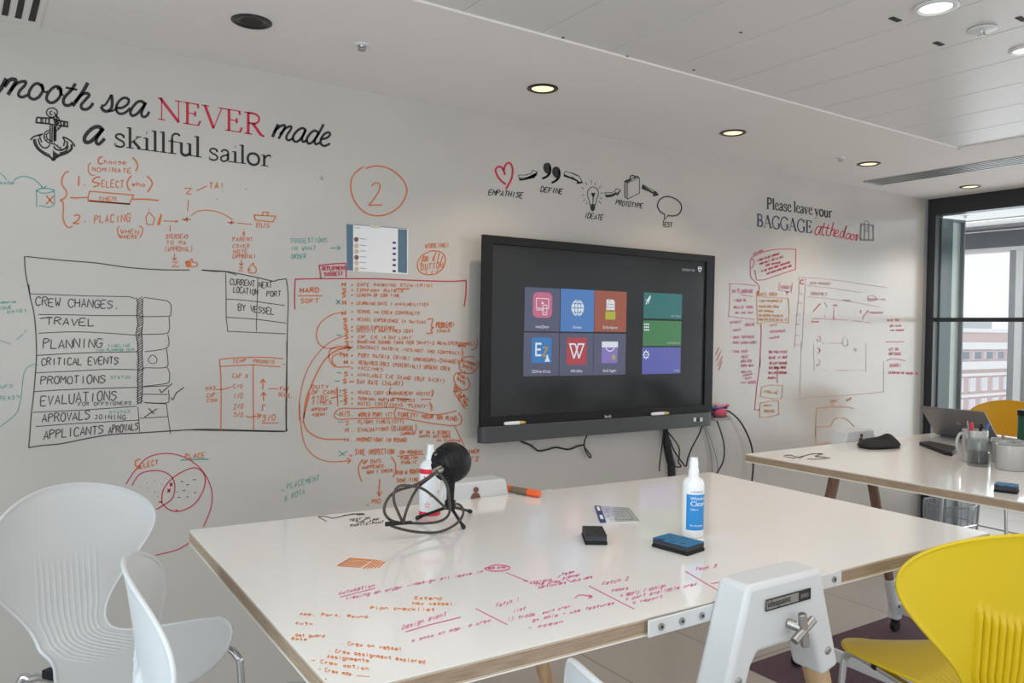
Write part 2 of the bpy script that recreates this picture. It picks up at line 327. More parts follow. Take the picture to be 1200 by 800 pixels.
# ------------------------------------------------------------------ high stools with one-piece ribbed shell
PROF = np.array([(.236, .746), (.21, .762), (.146, .776), (.061, .776), (-.034, .77), (-.109, .768), (-.16, .78), (-.179, .811), (-.19, .864), (-.197, .932), (-.205, 1.005), (-.216, 1.089), (-.229, 1.168)])
def _prof():
    P = PROF; d = np.r_[0, np.cumsum(np.linalg.norm(np.diff(P, axis=0), axis=1))]; pts = []
    for s in np.linspace(0, d[-1], 300):
        i = min(max(np.searchsorted(d, s)-1, 0), len(P)-2); h = d[i+1]-d[i]; t = (s-d[i])/h
        a, b = max(i-1, 0), min(i+2, len(P)-1); p1, p2 = P[i], P[i+1]
        m1 = (p2-P[a])/(d[i+1]-d[a])*h; m2 = (P[b]-p1)/(d[b]-d[i])*h
        pts.append((2*t**3-3*t*t+1)*p1+(t**3-2*t*t+t)*m1+(-2*t**3+3*t*t)*p2+(t**3-t*t)*m2)
    pts = np.array(pts); return np.r_[0, np.cumsum(np.linalg.norm(np.diff(pts, axis=0), axis=1))], pts
SD, SP = _prof(); SL = SD[-1]; WS, WB, WW, TS, TB = .239, .249, .098, .155, .134
def sm(a, b, x): t = min(max((x-a)/(b-a), 0), 1); return t*t*(3-2*t)
RIBX = .094
def shell_point(u, v):
    c = .38
    if v < .28:
        w = 1-v/.28; s = TS-TS*w*math.sqrt(max(0, 1-u*u/2)); x = u*math.sqrt(1-w*w/2)*WS
    elif v > .76:
        w = (v-.76)/.24; s = SL-TB+TB*w*math.sqrt(max(0, 1-u*u/2)); x = u*math.sqrt(1-w*w/2)*WB
    else:
        k = (v-.28)/.48; s = TS+(SL-TB-TS)*k; Wm = WS+(WB-WS)*k
        h = WS+(WW-WS)*sm(.12, .40, s) if s < .40 else WW+(WB-WW)*sm(.42, SL-TB, s)
        cc = min(c, .80*h/Wm); a = abs(u)
        x = u*Wm*cc/c if a <= c else math.copysign(cc*Wm+(a-c)/(1-c)*(h-cc*Wm), u)
    y = np.interp(s, SD, SP[:, 0]); z = np.interp(s, SD, SP[:, 1]); t = min(max((s-.34)/(SL-.34), 0), 1)
    y += .075*(x/WB)**2*t; z += .012*(1-t)*(x/WS)**2
    return Vector((x, y, z)), s
def make_stool(name, label, group, plastic):
    root = thing(name, label, 'stool', (0, 0, 0), 0, group)
    inner = [(-.38+.76*i/88) for i in range(89)]; outer = [-1+.62*i/16 for i in range(16)]
    U = outer+inner+[-q for q in outer[::-1]]; NV = 84; V = [i/NV for i in range(NV+1)]
    P = [[shell_point(u, v) for u in U] for v in V]; nu = len(U)
    front = []; back = []
    for j in range(NV+1):
        for i in range(nu):
            p, s = P[j][i]; du = P[j][min(i+1, nu-1)][0]-P[j][max(i-1, 0)][0]; dv = P[min(j+1, NV)][i][0]-P[max(j-1, 0)][i][0]
            n = dv.cross(du); n = n.normalized() if n.length > 1e-9 else Vector((0, 0, 1))
            e = max(abs(U[i]), abs(2*V[j]-1)); u = U[i]
            rib = fin = 0.0
            if abs(u) < .375:
                ph = (u+.38)/.76*11
                top = .645-.035*math.cos(u*4)
                sn = max(0, math.sin(math.pi*(ph % 1))); fd = sm(.22, .29, s)*(1-sm(top-.014, top, s)); rib = sn**8*fd; fin = sn**.9*fd
            lip = .0016*sm(.965, .985, e)
            front.append(p+n*(.0026+lip+.0014*rib)); back.append(p-n*(.0026+lip+.011*fin))
    vs = front+back; K = len(front); fs = []
    for j in range(NV):
        for i in range(nu-1):
            a = j*nu+i; fs.append((a, a+1, a+nu+1, a+nu)); fs.append((K+a, K+a+nu, K+a+nu+1, K+a+1))
    ring = [i for i in range(nu)]+[j*nu+nu-1 for j in range(1, NV+1)]+[NV*nu+i for i in range(nu-2, -1, -1)]+[j*nu for j in range(NV-1, 0, -1)]
    for a, b in zip(ring, ring[1:]+ring[:1]): fs.append((a, b, K+b, K+a))
    m = MB().add(vs, fs); pts = [P[r//nu][r % nu][0] for r in ring]; keep = [pts[0]]
    for p in pts[1:]:
        if (p-keep[-1]).length > .008: keep.append(p)
    m.tube(keep, .0048, 8, closed=True)
    m.build('seat_shell', plastic, root, smooth=60)
    for sx in (-1, 1):
        path = [(sx*.225, .235, .012), (sx*.205, .222, .35), (sx*.188, .212, .68), (sx*.183, .205, .722), (sx*.18, .18, .741), (sx*.172, .12, .748), (sx*.14, 0, .742), (sx*.125, -.10, .738), (sx*.135, -.145, .732), (sx*.15, -.172, .70), (sx*.185, -.20, .35), (sx*.215, -.23, .012)]
        f = MB().tube(catmull(path, 5), .0095, 12).build('leg_frame', M['chrome'], root, smooth=60)
        for y in (.235, -.23): MB().cyl((sx*(.225 if y > 0 else .215), y, 0), (sx*(.225 if y > 0 else .215), y, .035), .0125, .011, 12).build('foot_cap', M['rubber'], f)
        for y, x2 in ((.10, .163), (-.08, .127)): MB().box((sx*x2, y, .751), (.022, .05, .022)).build('seat_spacer', M['blackplastic'], f, bevel=.003)
    z = .30; xf, xr, yf, yr = .207, .189, .2235, -.2045
    MB().tube([(-xf, yf, z), (xf, yf, z)], .007, 10).tube([(-xr, yr, z), (xr, yr, z)], .007, 10).tube([(-xf, yf, z), (-xr, yr, z)], .007, 10).tube([(xf, yf, z), (xr, yr, z)], .007, 10).build('footrest', M['chrome'], root, smooth=60)
    MB().tube([(-.13, -.06, .741), (.13, -.06, .741)], .008, 10).tube([(-.163, .1, .745), (.163, .1, .745)], .008, 10).build('cross_bar', M['chrome'], root, smooth=60)
    return root
def put(o, x, y, deg): o.location = (x, y, 0); o.rotation_euler = (0, 0, math.radians(deg-90)); return o
GW, GY = 'white ribbed high stools', 'yellow ribbed high stools'
w1 = put(make_stool('bar_stool', 'white plastic bar stool nearest the whiteboard wall, its whole fan-shaped back facing the room', GW, M['chairwhite']), .279, 2.164, -55.6)
w2 = put(copy_tree(w1), .428, 1.512, -8); w2['label'] = 'white plastic bar stool seen edge-on at the left end of the near table'
w3 = put(copy_tree(w1), .84, .66, -10); w3['label'] = 'white plastic bar stool of which only the back corner shows below the near table edge'
y1 = put(make_stool('bar_stool', 'bright yellow bar stool with ribbed back, in front of the near table', GY, M['chairyellow']), 1.992, .978, 59.3)
y2 = put(make_stool('bar_stool', 'amber yellow bar stool behind the laptop at the far table end', GY, M['chairyellowshade']), 5.43, 2.49, 178)

# ------------------------------------------------------------------ the two trestle tables
def make_table(label, quad, tx, leg_wood, near_badge, dxf):
    ymid = sum(q[1] for q in quad)/4
    root = thing('trestle_table', label, 'table', (tx, ymid, 0), 0, 'white topped trestle tables'); off = (-tx, -ymid, 0)
    b = MB(); lay = [(0, .0022, 0), (.0022, .006, 2), (.006, .029, 1), (.029, .0325, 2), (.0325, .035, 0)]
    q = [np.array((*p, 0.)) for p in quad]
    b.add([p+(0, 0, TABLE_Z) for p in q], [(0, 1, 2, 3)], 0); b.add([p+(0, 0, TABLE_Z-.035) for p in q], [(3, 2, 1, 0)], 0)
    for a0, a1, mi in lay:
        for i in range(4):
            p, r = q[i], q[(i+1) % 4]; b.add([p+(0, 0, TABLE_Z-a0), r+(0, 0, TABLE_Z-a0), r+(0, 0, TABLE_Z-a1), p+(0, 0, TABLE_Z-a1)], [(0, 1, 2, 3)], mi)
    top = b.shift(off).build('tabletop', [M['top'], M['ply_dark'], M['ply_light']], root, smooth=0)
    ynear = sum(sorted(p[1] for p in quad)[:2])/2; yfar = sum(sorted(p[1] for p in quad)[2:])/2
    Z = TABLE_Z
    for sgn, ye in ((-1, ynear), (1, yfar)):
        before = set(bpy.data.objects); dx = dxf if sgn > 0 else 0
        # head: flared cap bridging two leg sockets, standing outside the table edge
        out = [(-.113, .052), (.113, .052), (.135, -.02), (.182, -.165), (.126, -.178), (.100, -.105), (.082, -.082), (-.082, -.082), (-.100, -.105), (-.126, -.178), (-.182, -.165), (-.135, -.02)]
        D = .078; y0 = ye+sgn*.004
        h = MB().prism([(x, y0-ymid, Z+z) for x, z in out], (0, sgn*D, 0)).build('trestle_head', M['whitemetal'], root, smooth=40, bevel=.011 if sgn < 0 else .006, seg=4)
        fl = MB().box((0, ye+sgn*.003-ymid, Z-.018), (.60, .005, .032)).build('edge_bracket', M['whitemetal'], h, bevel=.0015)
        for x in (-.27, -.215, -.16, .27, .215):
            sc_ = MB().cyl((x, ye+sgn*.0055-ymid, Z-.018), (x, ye+sgn*.009-ymid, Z-.018), .007, n=14).cyl((x, ye+sgn*.009-ymid, Z-.018), (x, ye+sgn*.0098-ymid, Z-.018), .003, n=6, mi=1)
            sc_.build('bracket_screw', [M['steel'], M['ventdark']], h)
        yl = y0+sgn*D/2
        for sx in (-1, 1):
            t0 = Vector((sx*.142, yl-ymid, Z-.14)); t1 = Vector((sx*.385, yl-ymid, .20))
            lg = MB().tube([t0, t0.lerp(t1, .5), t1], [.027, .025, .023], 20).build('leg', leg_wood, root, smooth=60)
            d = (t1-t0).normalized(); b0 = t1-d*.10; b1 = t1+d*.10
            fb = MB().tube([b0, b1], [.028, .027], 20).box((sx*.415, yl-ymid, .115), (.05, .05, .09)).build('leg_bracket', M['whitemetal'], lg, bevel=.003)
            for k in (.2, .8):
                p = b0.lerp(b1, k); MB().cyl(p+Vector((0, -sgn*.024, 0)), p+Vector((0, -sgn*.031, 0)), .006, n=12).cyl(p+Vector((0, sgn*.024, 0)), p+Vector((0, sgn*.031, 0)), .006, n=12).build('bracket_bolt', M['ventdark'], fb)
            MB().cyl((sx*.42, yl-ymid-.014, .0305), (sx*.42, yl-ymid+.014, .0305), .028, n=24).box((sx*.42, yl-ymid, .06), (.02, .036, .03)).cyl((sx*.42, yl-ymid, .05), (sx*.42, yl-ymid, .085), .006, n=10).build('castor', M['softblack'], lg)
            # bolt slot in the socket
            p = Vector((sx*.140, y0+sgn*(D+.0005)-ymid, Z-.125)); MB().sphere(p, .009, 14, 8, sc=(1.2, .25, 1)).build('socket_bolt', M['steel'], h)
        # star handle on the outer face, knob and slot on the inner face
        cx = .015*(1 if sgn < 0 else -1); yo = y0+sgn*D
        kb = MB().cyl((cx-.012, yo-ymid, Z-.040), (cx, yo+sgn*.026-ymid, Z-.046), .009, n=16)
        c = Vector((cx, yo+sgn*.030-ymid, Z-.047))
        for ang in (100, 28):
            e = Vector((math.cos(math.radians(ang)), 0, math.sin(math.radians(ang))))*.034; kb.cyl(c-e, c+e, .0085, n=16)
        kb.build('star_handle', M['steel'], h, bevel=.0015)
        MB().cyl((0, y0-sgn*.0005-ymid, Z+.028), (0, y0-sgn*.007-ymid, Z+.028), .008, n=16).build('inner_knob', M['copper'], h)
        MB().cyl((0, y0-sgn*.0005-ymid, Z+.001), (0, y0-sgn*.003-ymid, Z+.001), .017, n=24).build('inner_slot', M['copper'], h)
        if sgn < 0 and near_badge:
            bp = MB().box((.002, yo+sgn*.0015-ymid, Z+.008), (.140, .003, .0225)).build('badge', M['steel'], h, bevel=.001)
            vs, fs = text_mesh('ideapaint', .0195); vs = [(-.062+x, yo+sgn*.0036-ymid, Z+.003+y) for x, y in vs]
            MB().add(vs, fs).build('badge_lettering', M['softblack'], bp, smooth=0, fix=False)
            MB().box((.053, yo+sgn*.0034-ymid, Z+.008), (.036, .001, .0185)).box((-.067, yo+sgn*.0034-ymid, Z+.008), (.0022, .001, .0225)).box((.071, yo+sgn*.0034-ymid, Z+.008), (.0022, .001, .0225)).box((.002, yo+sgn*.0034-ymid, Z+.0182), (.140, .001, .0022)).box((.002, yo+sgn*.0034-ymid, Z-.0022), (.140, .001, .0022)).build('badge_dark_end', M['softblack'], bp, smooth=0)
            vs, fs = text_mesh('8000', .0125); vs = [(.039+x, yo+sgn*.0042-ymid, Z+.0035+y) for x, y in vs]
            MB().add(vs, fs).build('badge_small_lettering', M['steel'], bp, smooth=0, fix=False)
        if dx:
            for o in set(bpy.data.objects)-before:
                if o.type == 'MESH': o.data.transform(Matrix.Translation((dx, 0, 0)))
    yn, yf = ynear-.043-ymid, yfar+.043-ymid
    for sx in (-1, 1): MB().prism([(sx*.418-.011, yn, .1025), (sx*.418+.011, yn, .1025), (sx*.418+.011+dxf, yf, .1025), (sx*.418-.011+dxf, yf, .1025)], (0, 0, .055)).build('base_rail', M['whitemetal'], root, bevel=.004)
    return root, top, off
T1Q = [(.435, 2.155), (2.299, 2.066), (2.283, 1.048), (.425, 1.085)]
T2Q = [(2.783, 2.298), (4.56, 2.285), (4.56, 1.16), (2.799, 1.165)]
table1, top1, off1 = make_table('white topped high trestle table in the foreground, with orange and pink marker notes on it', T1Q, 1.325, M['oak'], True, -.045)
table2, top2, off2 = make_table('white topped high trestle table towards the glass partition, with mugs and laptop on it', T2Q, 3.60, M['walnut'], False, .05)

# ------------------------------------------------------------------ interactive screen on the wall
a = on_y(566, 274.5, TV_Y); b_ = on_y(833.3, 497.5, TV_Y); TVX0, TVX1, TVZ1, TVZ0 = a[0], b_[0]+.002, a[2], b_[2]-.002
barz = on_y(563, 500, TV_Y)[2]
tv = thing('interactive_display', 'large black wall screen showing coloured app tiles, hung on the whiteboard wall', 'screen', ((TVX0+TVX1)/2, WALL_Y-.002, TVZ0))
toff = (-(TVX0+TVX1)/2, -(WALL_Y-.002), -TVZ0)
s0 = on_y(577.5, 285.5, TV_Y); s1 = on_y(824.6, 474.2, TV_Y); SX0, SX1, SZ1, SZ0 = s0[0], s1[0], s0[2], s1[2]
m = MB(); yb = WALL_Y-.002; yf = TV_Y
m.box(((TVX0+TVX1)/2, (yf+.012+yb)/2, (barz+TVZ1)/2), (TVX1-TVX0-.26, yb-yf-.012, TVZ1-barz-.14)).box(((TVX0+TVX1)/2, yf+.020, (barz+TVZ1)/2), (TVX1-TVX0-.02, .012, TVZ1-barz-.02))
m.shift(toff).build('casing', M['blackplastic'], tv, bevel=.008)
m = MB()
m.box(((TVX0+SX0)/2, yf+.006, (barz+TVZ1)/2), (SX0-TVX0, .02, TVZ1-barz)).box(((TVX1+SX1)/2, yf+.006, (barz+TVZ1)/2), (TVX1-SX1, .02, TVZ1-barz))
m.box(((SX0+SX1)/2, yf+.006, (SZ1+TVZ1)/2), (SX1-SX0, .02, TVZ1-SZ1)).box(((SX0+SX1)/2, yf+.006, (barz+SZ0)/2), (SX1-SX0, .02, SZ0-barz))
m.shift(toff).build('bezel', M['blackplastic'], tv, bevel=.002)
m = MB(); r = .045; pts = [(TVX0+.01, yf+.034), (TVX0, yf-.02+r)]+[(TVX0+r-r*math.cos(t), yf-.02+r-r*math.sin(t)) for t in (math.pi/2*k/6 for k in range(1, 7))]+[(TVX1-r+r*math.sin(t), yf-.02+r-r*math.cos(t)) for t in (math.pi/2*k/6 for k in range(0, 6))]+[(TVX1, yf-.02+r), (TVX1-.01, yf+.034)]
m.prism([(x, y, TVZ0) for x, y in pts], (0, 0, barz-TVZ0)); bar = m.shift(toff).build('speaker_bar', M['charcoal'], tv, bevel=.003)
scr = MB().box(((SX0+SX1)/2, yf+.012, (SZ0+SZ1)/2), (SX1-SX0, .008, SZ1-SZ0)).shift(toff).build('screen', M['screen'], tv, smooth=0)
YS = yf+.0075
def pc(px, py): p = on_y(px, py, YS); return p[0], p[2]
def onscr(zx, zy): return pc(600+zx/5, 320+zy/5)
def flat(polys, mt, name, parent, dy=0, label=None):
    m = MB()
    for P in polys: m.add([(x, YS-dy, z) for x, z in P], [tuple(range(len(P)))])
    o = m.shift(toff).build(name, mt, parent, smooth=0, fix=False)
    return tag(o, label)
def rect(p, q, r=0):
    (x0, z1), (x1, z0) = p, q
    if not r: return [(x0, z0), (x1, z0), (x1, z1), (x0, z1)]
    out = []
    for cx, cz, a0 in ((x1-r, z0+r, -90), (x1-r, z1-r, 0), (x0+r, z1-r, 90), (x0+r, z0+r, 180)): out += [(cx+r*math.cos(math.radians(a0+k*22.5)), cz+r*math.sin(math.radians(a0+k*22.5))) for k in range(5)]
    return out
def stxt(s, x, z, size, mt, parent, align='CENTER', sx=1., dy=.0009):
    vs, fs = text_mesh(s, size, align, sx); m = MB().add([(x+a, YS-dy, z+b) for a, b in vs], fs)
    return m.shift(toff).build('caption', mt, parent, smooth=0, fix=False)
def lines(segs, w):   # ribbons on the screen plane
    out = []
    for (x0, z0), (x1, z1) in segs:
        d = math.hypot(x1-x0, z1-z0) or 1e-6; nx, nz = -(z1-z0)/d*w/2, (x1-x0)/d*w/2
        out.append([(x0-nx, z0-nz), (x1-nx, z1-nz), (x1+nx, z1+nz), (x0+nx, z0+nz)])
    return out
def loop(P): return list(zip(P, P[1:]+P[:1]))
def chain(P): return list(zip(P, P[1:]))
def ell(cx, cz, rx, rz, n=24, a0=0, a1=360): return [(cx+rx*math.cos(math.radians(a0+(a1-a0)*k/n)), cz+rz*math.sin(math.radians(a0+(a1-a0)*k/n))) for k in range(n+(0 if a1-a0 == 360 else 1))]
E_ = dict(purple=emat('tile_slate', (.085, .09, .16)), blue=emat('tile_blue', (.07, .20, .50)), rust=emat('tile_rust', (.33, .085, .05)), teal=emat('tile_teal', (.015, .15, .15)), green=emat('tile_green', (.045, .20, .065)), violet=emat('tile_violet', (.10, .11, .42)),
 pink=emat('icon_pink', (.55, .14, .24)), white=emat('icon_white', (.72, .78, .85)), cyan=emat('icon_blue', (.03, .19, .50)), red=emat('icon_red', (.42, .045, .06)), gold=emat('icon_gold', (.50, .28, .03)), lime=emat('icon_lime', (.42, .45, .04)), lav=emat('icon_lavender', (.24, .17, .50)), dim=emat('icon_dim', (.42, .46, .50)))
tiles = [((75, 80), (278, 342), 'purple', 'InstaQShare'), ((286, 90), (479, 344), 'blue', 'Browser'), ((485, 100), (668, 345), 'rust', 'ES File Explorer'),
         ((69, 347), (273, 600), 'purple', 'EZWrite 4.0 Lite'), ((280, 350), (474, 597), 'purple', 'WPS Office'), ((480, 353), (663, 593), 'purple', 'BenQ Suggest')]
TL = []
for p, q, c, s in tiles:
    p_, q_ = onscr(*p), onscr(*q); cx = (p_[0]+q_[0])/2; t = flat([rect(p_, q_, .003)], E_[c], 'app_tile', scr, .0006)
    stxt(s, cx, q_[1]+.016, .0205, E_['white'], t, sx=.78, dy=.0012); TL.append((t, cx, p_, q_))
for (p, q, c, s) in [((772, 112), (994, 270), 'teal', 'Clean Master'), ((768, 276), (990, 426), 'green', 'Local Application'), ((763, 434), (986, 586), 'violet', 'Settings')]:
    p_, q_ = onscr(*p), onscr(*q); t = flat([rect(p_, q_, .002)], E_[c], 'side_tile', scr, .0006)
    stxt(s, q_[0]-.008, q_[1]+.012, .018, E_['dim'], t, 'RIGHT', sx=.78, dy=.0012); TL.append((t, 0, p_, q_))
def icon(t, polys, c, dy): return flat(polys, E_[c], 'icon', t, dy)
# cast icon
t, cx, p, q = TL[0]; cz = (p[1]+q[1])/2+.022
icon(t, [rect((cx-.058, cz+.062), (cx+.058, cz-.062), .026)], 'pink', .0010)
icon(t, lines(loop(rect((cx-.038, cz+.032), (cx+.036, cz-.016)))+chain([(cx-.038, cz-.024), (cx+.01, cz-.024)])+loop(rect((cx+.002, cz-.0), (cx+.026, cz-.047))), .0035)+[[(cx-.006, cz+.018), (cx-.006, cz+.002), (cx+.010, cz+.010)]]+lines([((cx+.006, cz-.036), (cx+.022, cz-.036))], .003), 'white', .0016)
# globe
t, cx, p, q = TL[1]; cz = (p[1]+q[1])/2+.013
icon(t, [ell(cx, cz, .040, .042)], 'white', .0010)
icon(t, lines([((cx-.037, cz), (cx+.037, cz)), ((cx-.031, cz+.022), (cx+.031, cz+.022)), ((cx-.031, cz-.022), (cx+.031, cz-.022)), ((cx, cz-.040), (cx, cz+.040))]+chain(ell(cx, cz, .020, .040))+[], .004), 'blue', .0016)
# file box
t, cx, p, q = TL[2]; cz = (p[1]+q[1])/2+.010
icon(t, [[(cx-.030, cz-.005), (cx+.026, cz-.005), (cx+.026, cz+.042), (cx+.016, cz+.052), (cx-.030, cz+.052)]], 'white', .0010)
icon(t, [rect((cx-.036, cz-.010), (cx+.032, cz-.052))], 'lime', .0013)
icon(t, [ell(cx-.020, cz+.028-.016*k, .004, .004, 8) for k in range(3)], 'red', .0016)
icon(t, lines([((cx-.010, cz+.028-.016*k), (cx+.018, cz+.028-.016*k)) for k in range(3)]+[((cx-.020, cz+.044), (cx-.004, cz+.044))], .003), 'rust', .0016)
# EZ
t, cx, p, q = TL[3]; cz = (p[1]+q[1])/2+.016
icon(t, [rect((cx-.060, cz+.066), (cx+.060, cz-.058), .008)], 'cyan', .0010)
icon(t, lines([((cx-.034, cz+.040), (cx-.034, cz-.024)), ((cx-.039, cz+.036), (cx-.002, cz+.036)), ((cx-.036, cz+.008), (cx-.006, cz+.008)), ((cx-.039, cz-.020), (cx-.002, cz-.020))], .010)+[[(cx+.018, cz-.052), (cx+.052, cz-.052), (cx+.042, cz-.034), (cx+.038, cz-.018), (cx+.032, cz-.018), (cx+.028, cz-.034)]], 'white', .0016)
icon(t, lines(chain([(cx+.006, cz+.018), (cx+.036, cz+.018), (cx+.008, cz-.024), (cx+.030, cz-.024)]), .008), 'gold', .0014)
# W
t, cx, p, q = TL[4]; cz = (p[1]+q[1])/2+.016
icon(t, [rect((cx-.064, cz+.068), (cx+.064, cz-.068), .003)], 'red', .0010)
icon(t, lines(chain([(cx-.046, cz+.036), (cx-.018, cz-.036), (cx+.010, cz+.036)])+chain([(cx-.010, cz+.036), (cx+.014, cz-.036), (cx+.044, cz+.036)])+[((cx-.050, cz+.036), (cx-.012, cz+.036)), ((cx+.004, cz+.036), (cx+.049, cz+.036))], .0085), 'white', .0016)
# shopping bag
t, cx, p, q = TL[5]; cz = (p[1]+q[1])/2+.010
icon(t, [rect((cx-.056, cz+.056), (cx+.052, cz-.056), .006)], 'lav', .0010)
icon(t, [rect((cx-.056, cz+.056), (cx+.054, cz+.026), .004)], 'white', .0013)
icon(t, lines(chain(ell(cx, cz+.036, .030, .030, 12, 180, 360)), .005), 'white', .0016)
icon(t, [[(cx+.026+(.019 if k % 2 == 0 else .008)*math.sin(math.radians(36*k)), cz-.026+(.019 if k % 2 == 0 else .008)*math.cos(math.radians(36*k))) for k in range(10)]], 'lime', .0016)
# rocket, grid, gear
t, _, p, q = TL[6]; x, z = p[0]+.030, p[1]-.040
icon(t, [[(x+.020, z+.026), (x+.008, z+.018), (x-.010, z-.006), (x-.002, z-.014), (x+.012, z-.002), (x+.020, z+.012)], [(x-.012, z-.010), (x-.016, z-.026), (x-.004, z-.018)], [(x-.010, z+.006), (x-.018, z-.004), (x-.010, z-.002)], [(x+.010, z-.008), (x+.004, z-.022), (x+.002, z-.012)]], 'white', .0012)
t, _, p, q = TL[7]; x, z = p[0]+.026, p[1]-.036
icon(t, [rect((x+.013*i-.019, z+.015*j+.004), (x+.013*i-.009, z+.015*j-.004)) for i in range(3) for j in (-1, 0, 1)], 'white', .0012)
t, _, p, q = TL[8]; x, z = p[0]+.028, p[1]-.040
icon(t, lines(loop(ell(x, z, .016, .016)), .006)+[rect((x-.003, z+.003), (x+.003, z-.003))]+lines([((x+.016*math.cos(k*math.pi/4), z+.016*math.sin(k*math.pi/4)), (x+.025*math.cos(k*math.pi/4), z+.025*math.sin(k*math.pi/4))) for k in range(8)], .006), 'white', .0012)
x, z = pc(814, 317); stxt('2018-05-09 13:04', x, z-.006, .019, E_['dim'], scr, 'RIGHT', sx=.74, dy=.0008)
x, z = pc(820, 315.5); flat(lines(chain([(x-.012, z+.012), (x+.012, z+.012), (x+.012, z-.002), (x, z-.014), (x-.012, z-.002), (x-.012, z+.012)])+[((x-.010, z+.004), (x+.010, z+.004))], .004), E_['white'], 'status_icon', scr, .0008)
p = on_y(712.5, 487.3, yf-.0045); vs, fs = text_mesh('BenQ', .019, 'CENTER'); MB().add([(p[0]+x, yf-.0045, p[2]-.008+z) for x, z in vs], fs).shift(toff).build('logo', M['whitetext'], tv, smooth=0, fix=False)
for px_ in (814, 821.5):
    p = on_y(px_, 491.5, yf-.02); MB().box((p[0], yf-.021, p[2]), (.020, .006, .022)).shift(toff).build('front_socket', M['whitemetal'], bar, bevel=.002)
p = on_y(817.7, 491.7, yf-.02); MB().box((p[0], yf-.0205, p[2]), (.016, .005, .016)).shift(toff).build('sensor_window', M['ventdark'], bar, smooth=0)
for k, (p0, p1) in enumerate((((591, 496.6), (616, 493.2)), ((763.5, 485.6), (784, 482.8)))):
    yy = yf-.014; A = on_y(*p0, yy); Bq = on_y(*p1, yy); A[2] = Bq[2] = barz+.0095; c = (A+Bq)/2
    st = thing('stylus', ('white stylus with gold tip lying on the screen bar under its left end', 'white stylus with gold tip lying on the screen bar under its right half')[k], 'stylus', tuple(c), group='styluses on the screen bar')
    d = A-c; e = Bq-c; MB().tube([d, d*.9, d*.5, e*.35], [.006, .0085, .009, .009], 14).build('barrel', M['bottle'], st)
    MB().tube([e*.35, e*.7, e*.9, e], [.009, .0085, .006, .003], 14).build('tip', M['gold'], st)

# printed sheet
P = [on_y(x, y, WALL_Y-.0015) for x, y in ((406, 262), (478.5, 267.5), (478, 321.5), (405.5, 317))]
sh = thing('printed_sheet', 'printed landscape sheet with two slate side bands, taped above the orange list', 'paper', tuple(P[0]))
def on_sheet(x, y, d): p = on_y(x, y, WALL_Y-.0015-d); return tuple(p-P[0])
def quadm(pts, d, mt, name, par): return MB().add([on_sheet(x, y, d) for x, y in pts], [tuple(range(len(pts)))]).build(name, mt, par, smooth=0, fix=False)
base = MB().prism([tuple(p-P[0]) for p in P], (0, .001, 0)).build('sheet', M['paper'], sh, smooth=0)
quadm([(406, 262.5), (413.8, 263.2), (413.8, 317), (406.2, 316.6)], .0005, M['slate'], 'printed_band', base); quadm([(466.5, 268.2), (477, 269), (477, 320), (466.3, 319)], .0005, M['slate'], 'printed_band', base)
quadm([(406, 262), (478, 267.4), (478, 268.6), (406, 263)], .0007, M['grey_frame'], 'printed_header', base); quadm([(433, 263), (445, 263.8), (445, 267.5), (433, 266.6)], .0009, M['tape'], 'tape', sh)
for k, (x, y) in enumerate(((417.5, 280.5), (417.7, 288), (417.7, 294.7), (417.8, 301.5), (417.8, 308), (417.9, 315))):
    quadm([(x+2.7*math.cos(t), y+2.9*math.sin(t)) for t in (k2*math.pi/7 for k2 in range(14))], .0006, M['brown' if k in (0, 3) else 'tan'], 'printed_face', base)
    quadm([(x+4, y-1.2), (x+11.5, y-.7), (x+11.5, y-.1), (x+4, y-.6)], .0006, M['vgrey'], 'printed_line', base)
    xx, yy = 462, (284.3, 290.8, 297.3, 304.4, 310.5, 317.5)[k]; quadm([(xx-1.9, yy-1.3), (xx+1.9, yy-1.1), (xx+1.9, yy+1.4), (xx-1.9, yy+1.2)], .0006, M['navy'], 'printed_button', base)
quadm([(415, 266.3), (422, 266.9), (422, 267.5), (415, 266.9)], .0006, M['vgrey'], 'printed_line', base)
# small wall plug at the upper wall
p = on_y(377.5, 208.3, WALL_Y); MB().cyl((p[0], WALL_Y-.0005, p[2]), (p[0], WALL_Y-.006, p[2]), .008, .006, 14).build('wall_plug', M['alu'], wall_back)

# ------------------------------------------------------------------ cables and marker tray
def cable(name, label, pts, r, mt=None, group=None, y=WALL_Y-.012, n=8):
    path = []
    for p in pts: path.append(p if len(p) == 3 else tuple(on_y(p[0], p[1], y)))
    path = catmull(path, n); c = path[0]
    o = MB().tube([q-c for q in path], r, 8).build(name, mt or M['rubber'], smooth=60); o.location = c
    return tag(o, label, 'cable', group)
yc = WALL_Y-.014
cable('cable', 'thin black cable hanging in a wave under the left of the screen', [(606, 512), (612, 517.5), (622, 521.5), (631, 528), (642, 526.5), (652, 524), (666, 526.5), (676, 523), (684, 521)], .0042)
cable('cable', 'short black looped cable dangling below the middle of the screen', [(691, 505), (686, 514), (684.5, 522), (687, 530), (691, 536), (692.5, 534), (689, 529), (685, 524)], .004, y=yc-.012)
bnd = [on_y(x, y, yc) for x, y in ((780.5, 496), (780.3, 505), (781, 515), (782.5, 526), (785, 538), (787, 549))]+[np.array((on_y(789, 560, yc)[0], yc, .55)), np.array((on_y(789, 560, yc)[0], yc, .02))]
c = bnd[0]; o = MB().tube([q-c for q in catmull(bnd, 6)], [.008+.014*min(1, k/14) for k in range(len(catmull(bnd, 6)))], 12).build('cable_bundle', M['softblack'], smooth=60); o.location = c
tag(o, 'thick black braided cable bundle running down the wall below the screen', 'cable')
cable('cable', 'thin black cable left of the thick braided bundle', [(779, 500), (777, 512), (775.5, 525), (773.5, 540), (772.5, 552)], .0038, y=yc-.02)
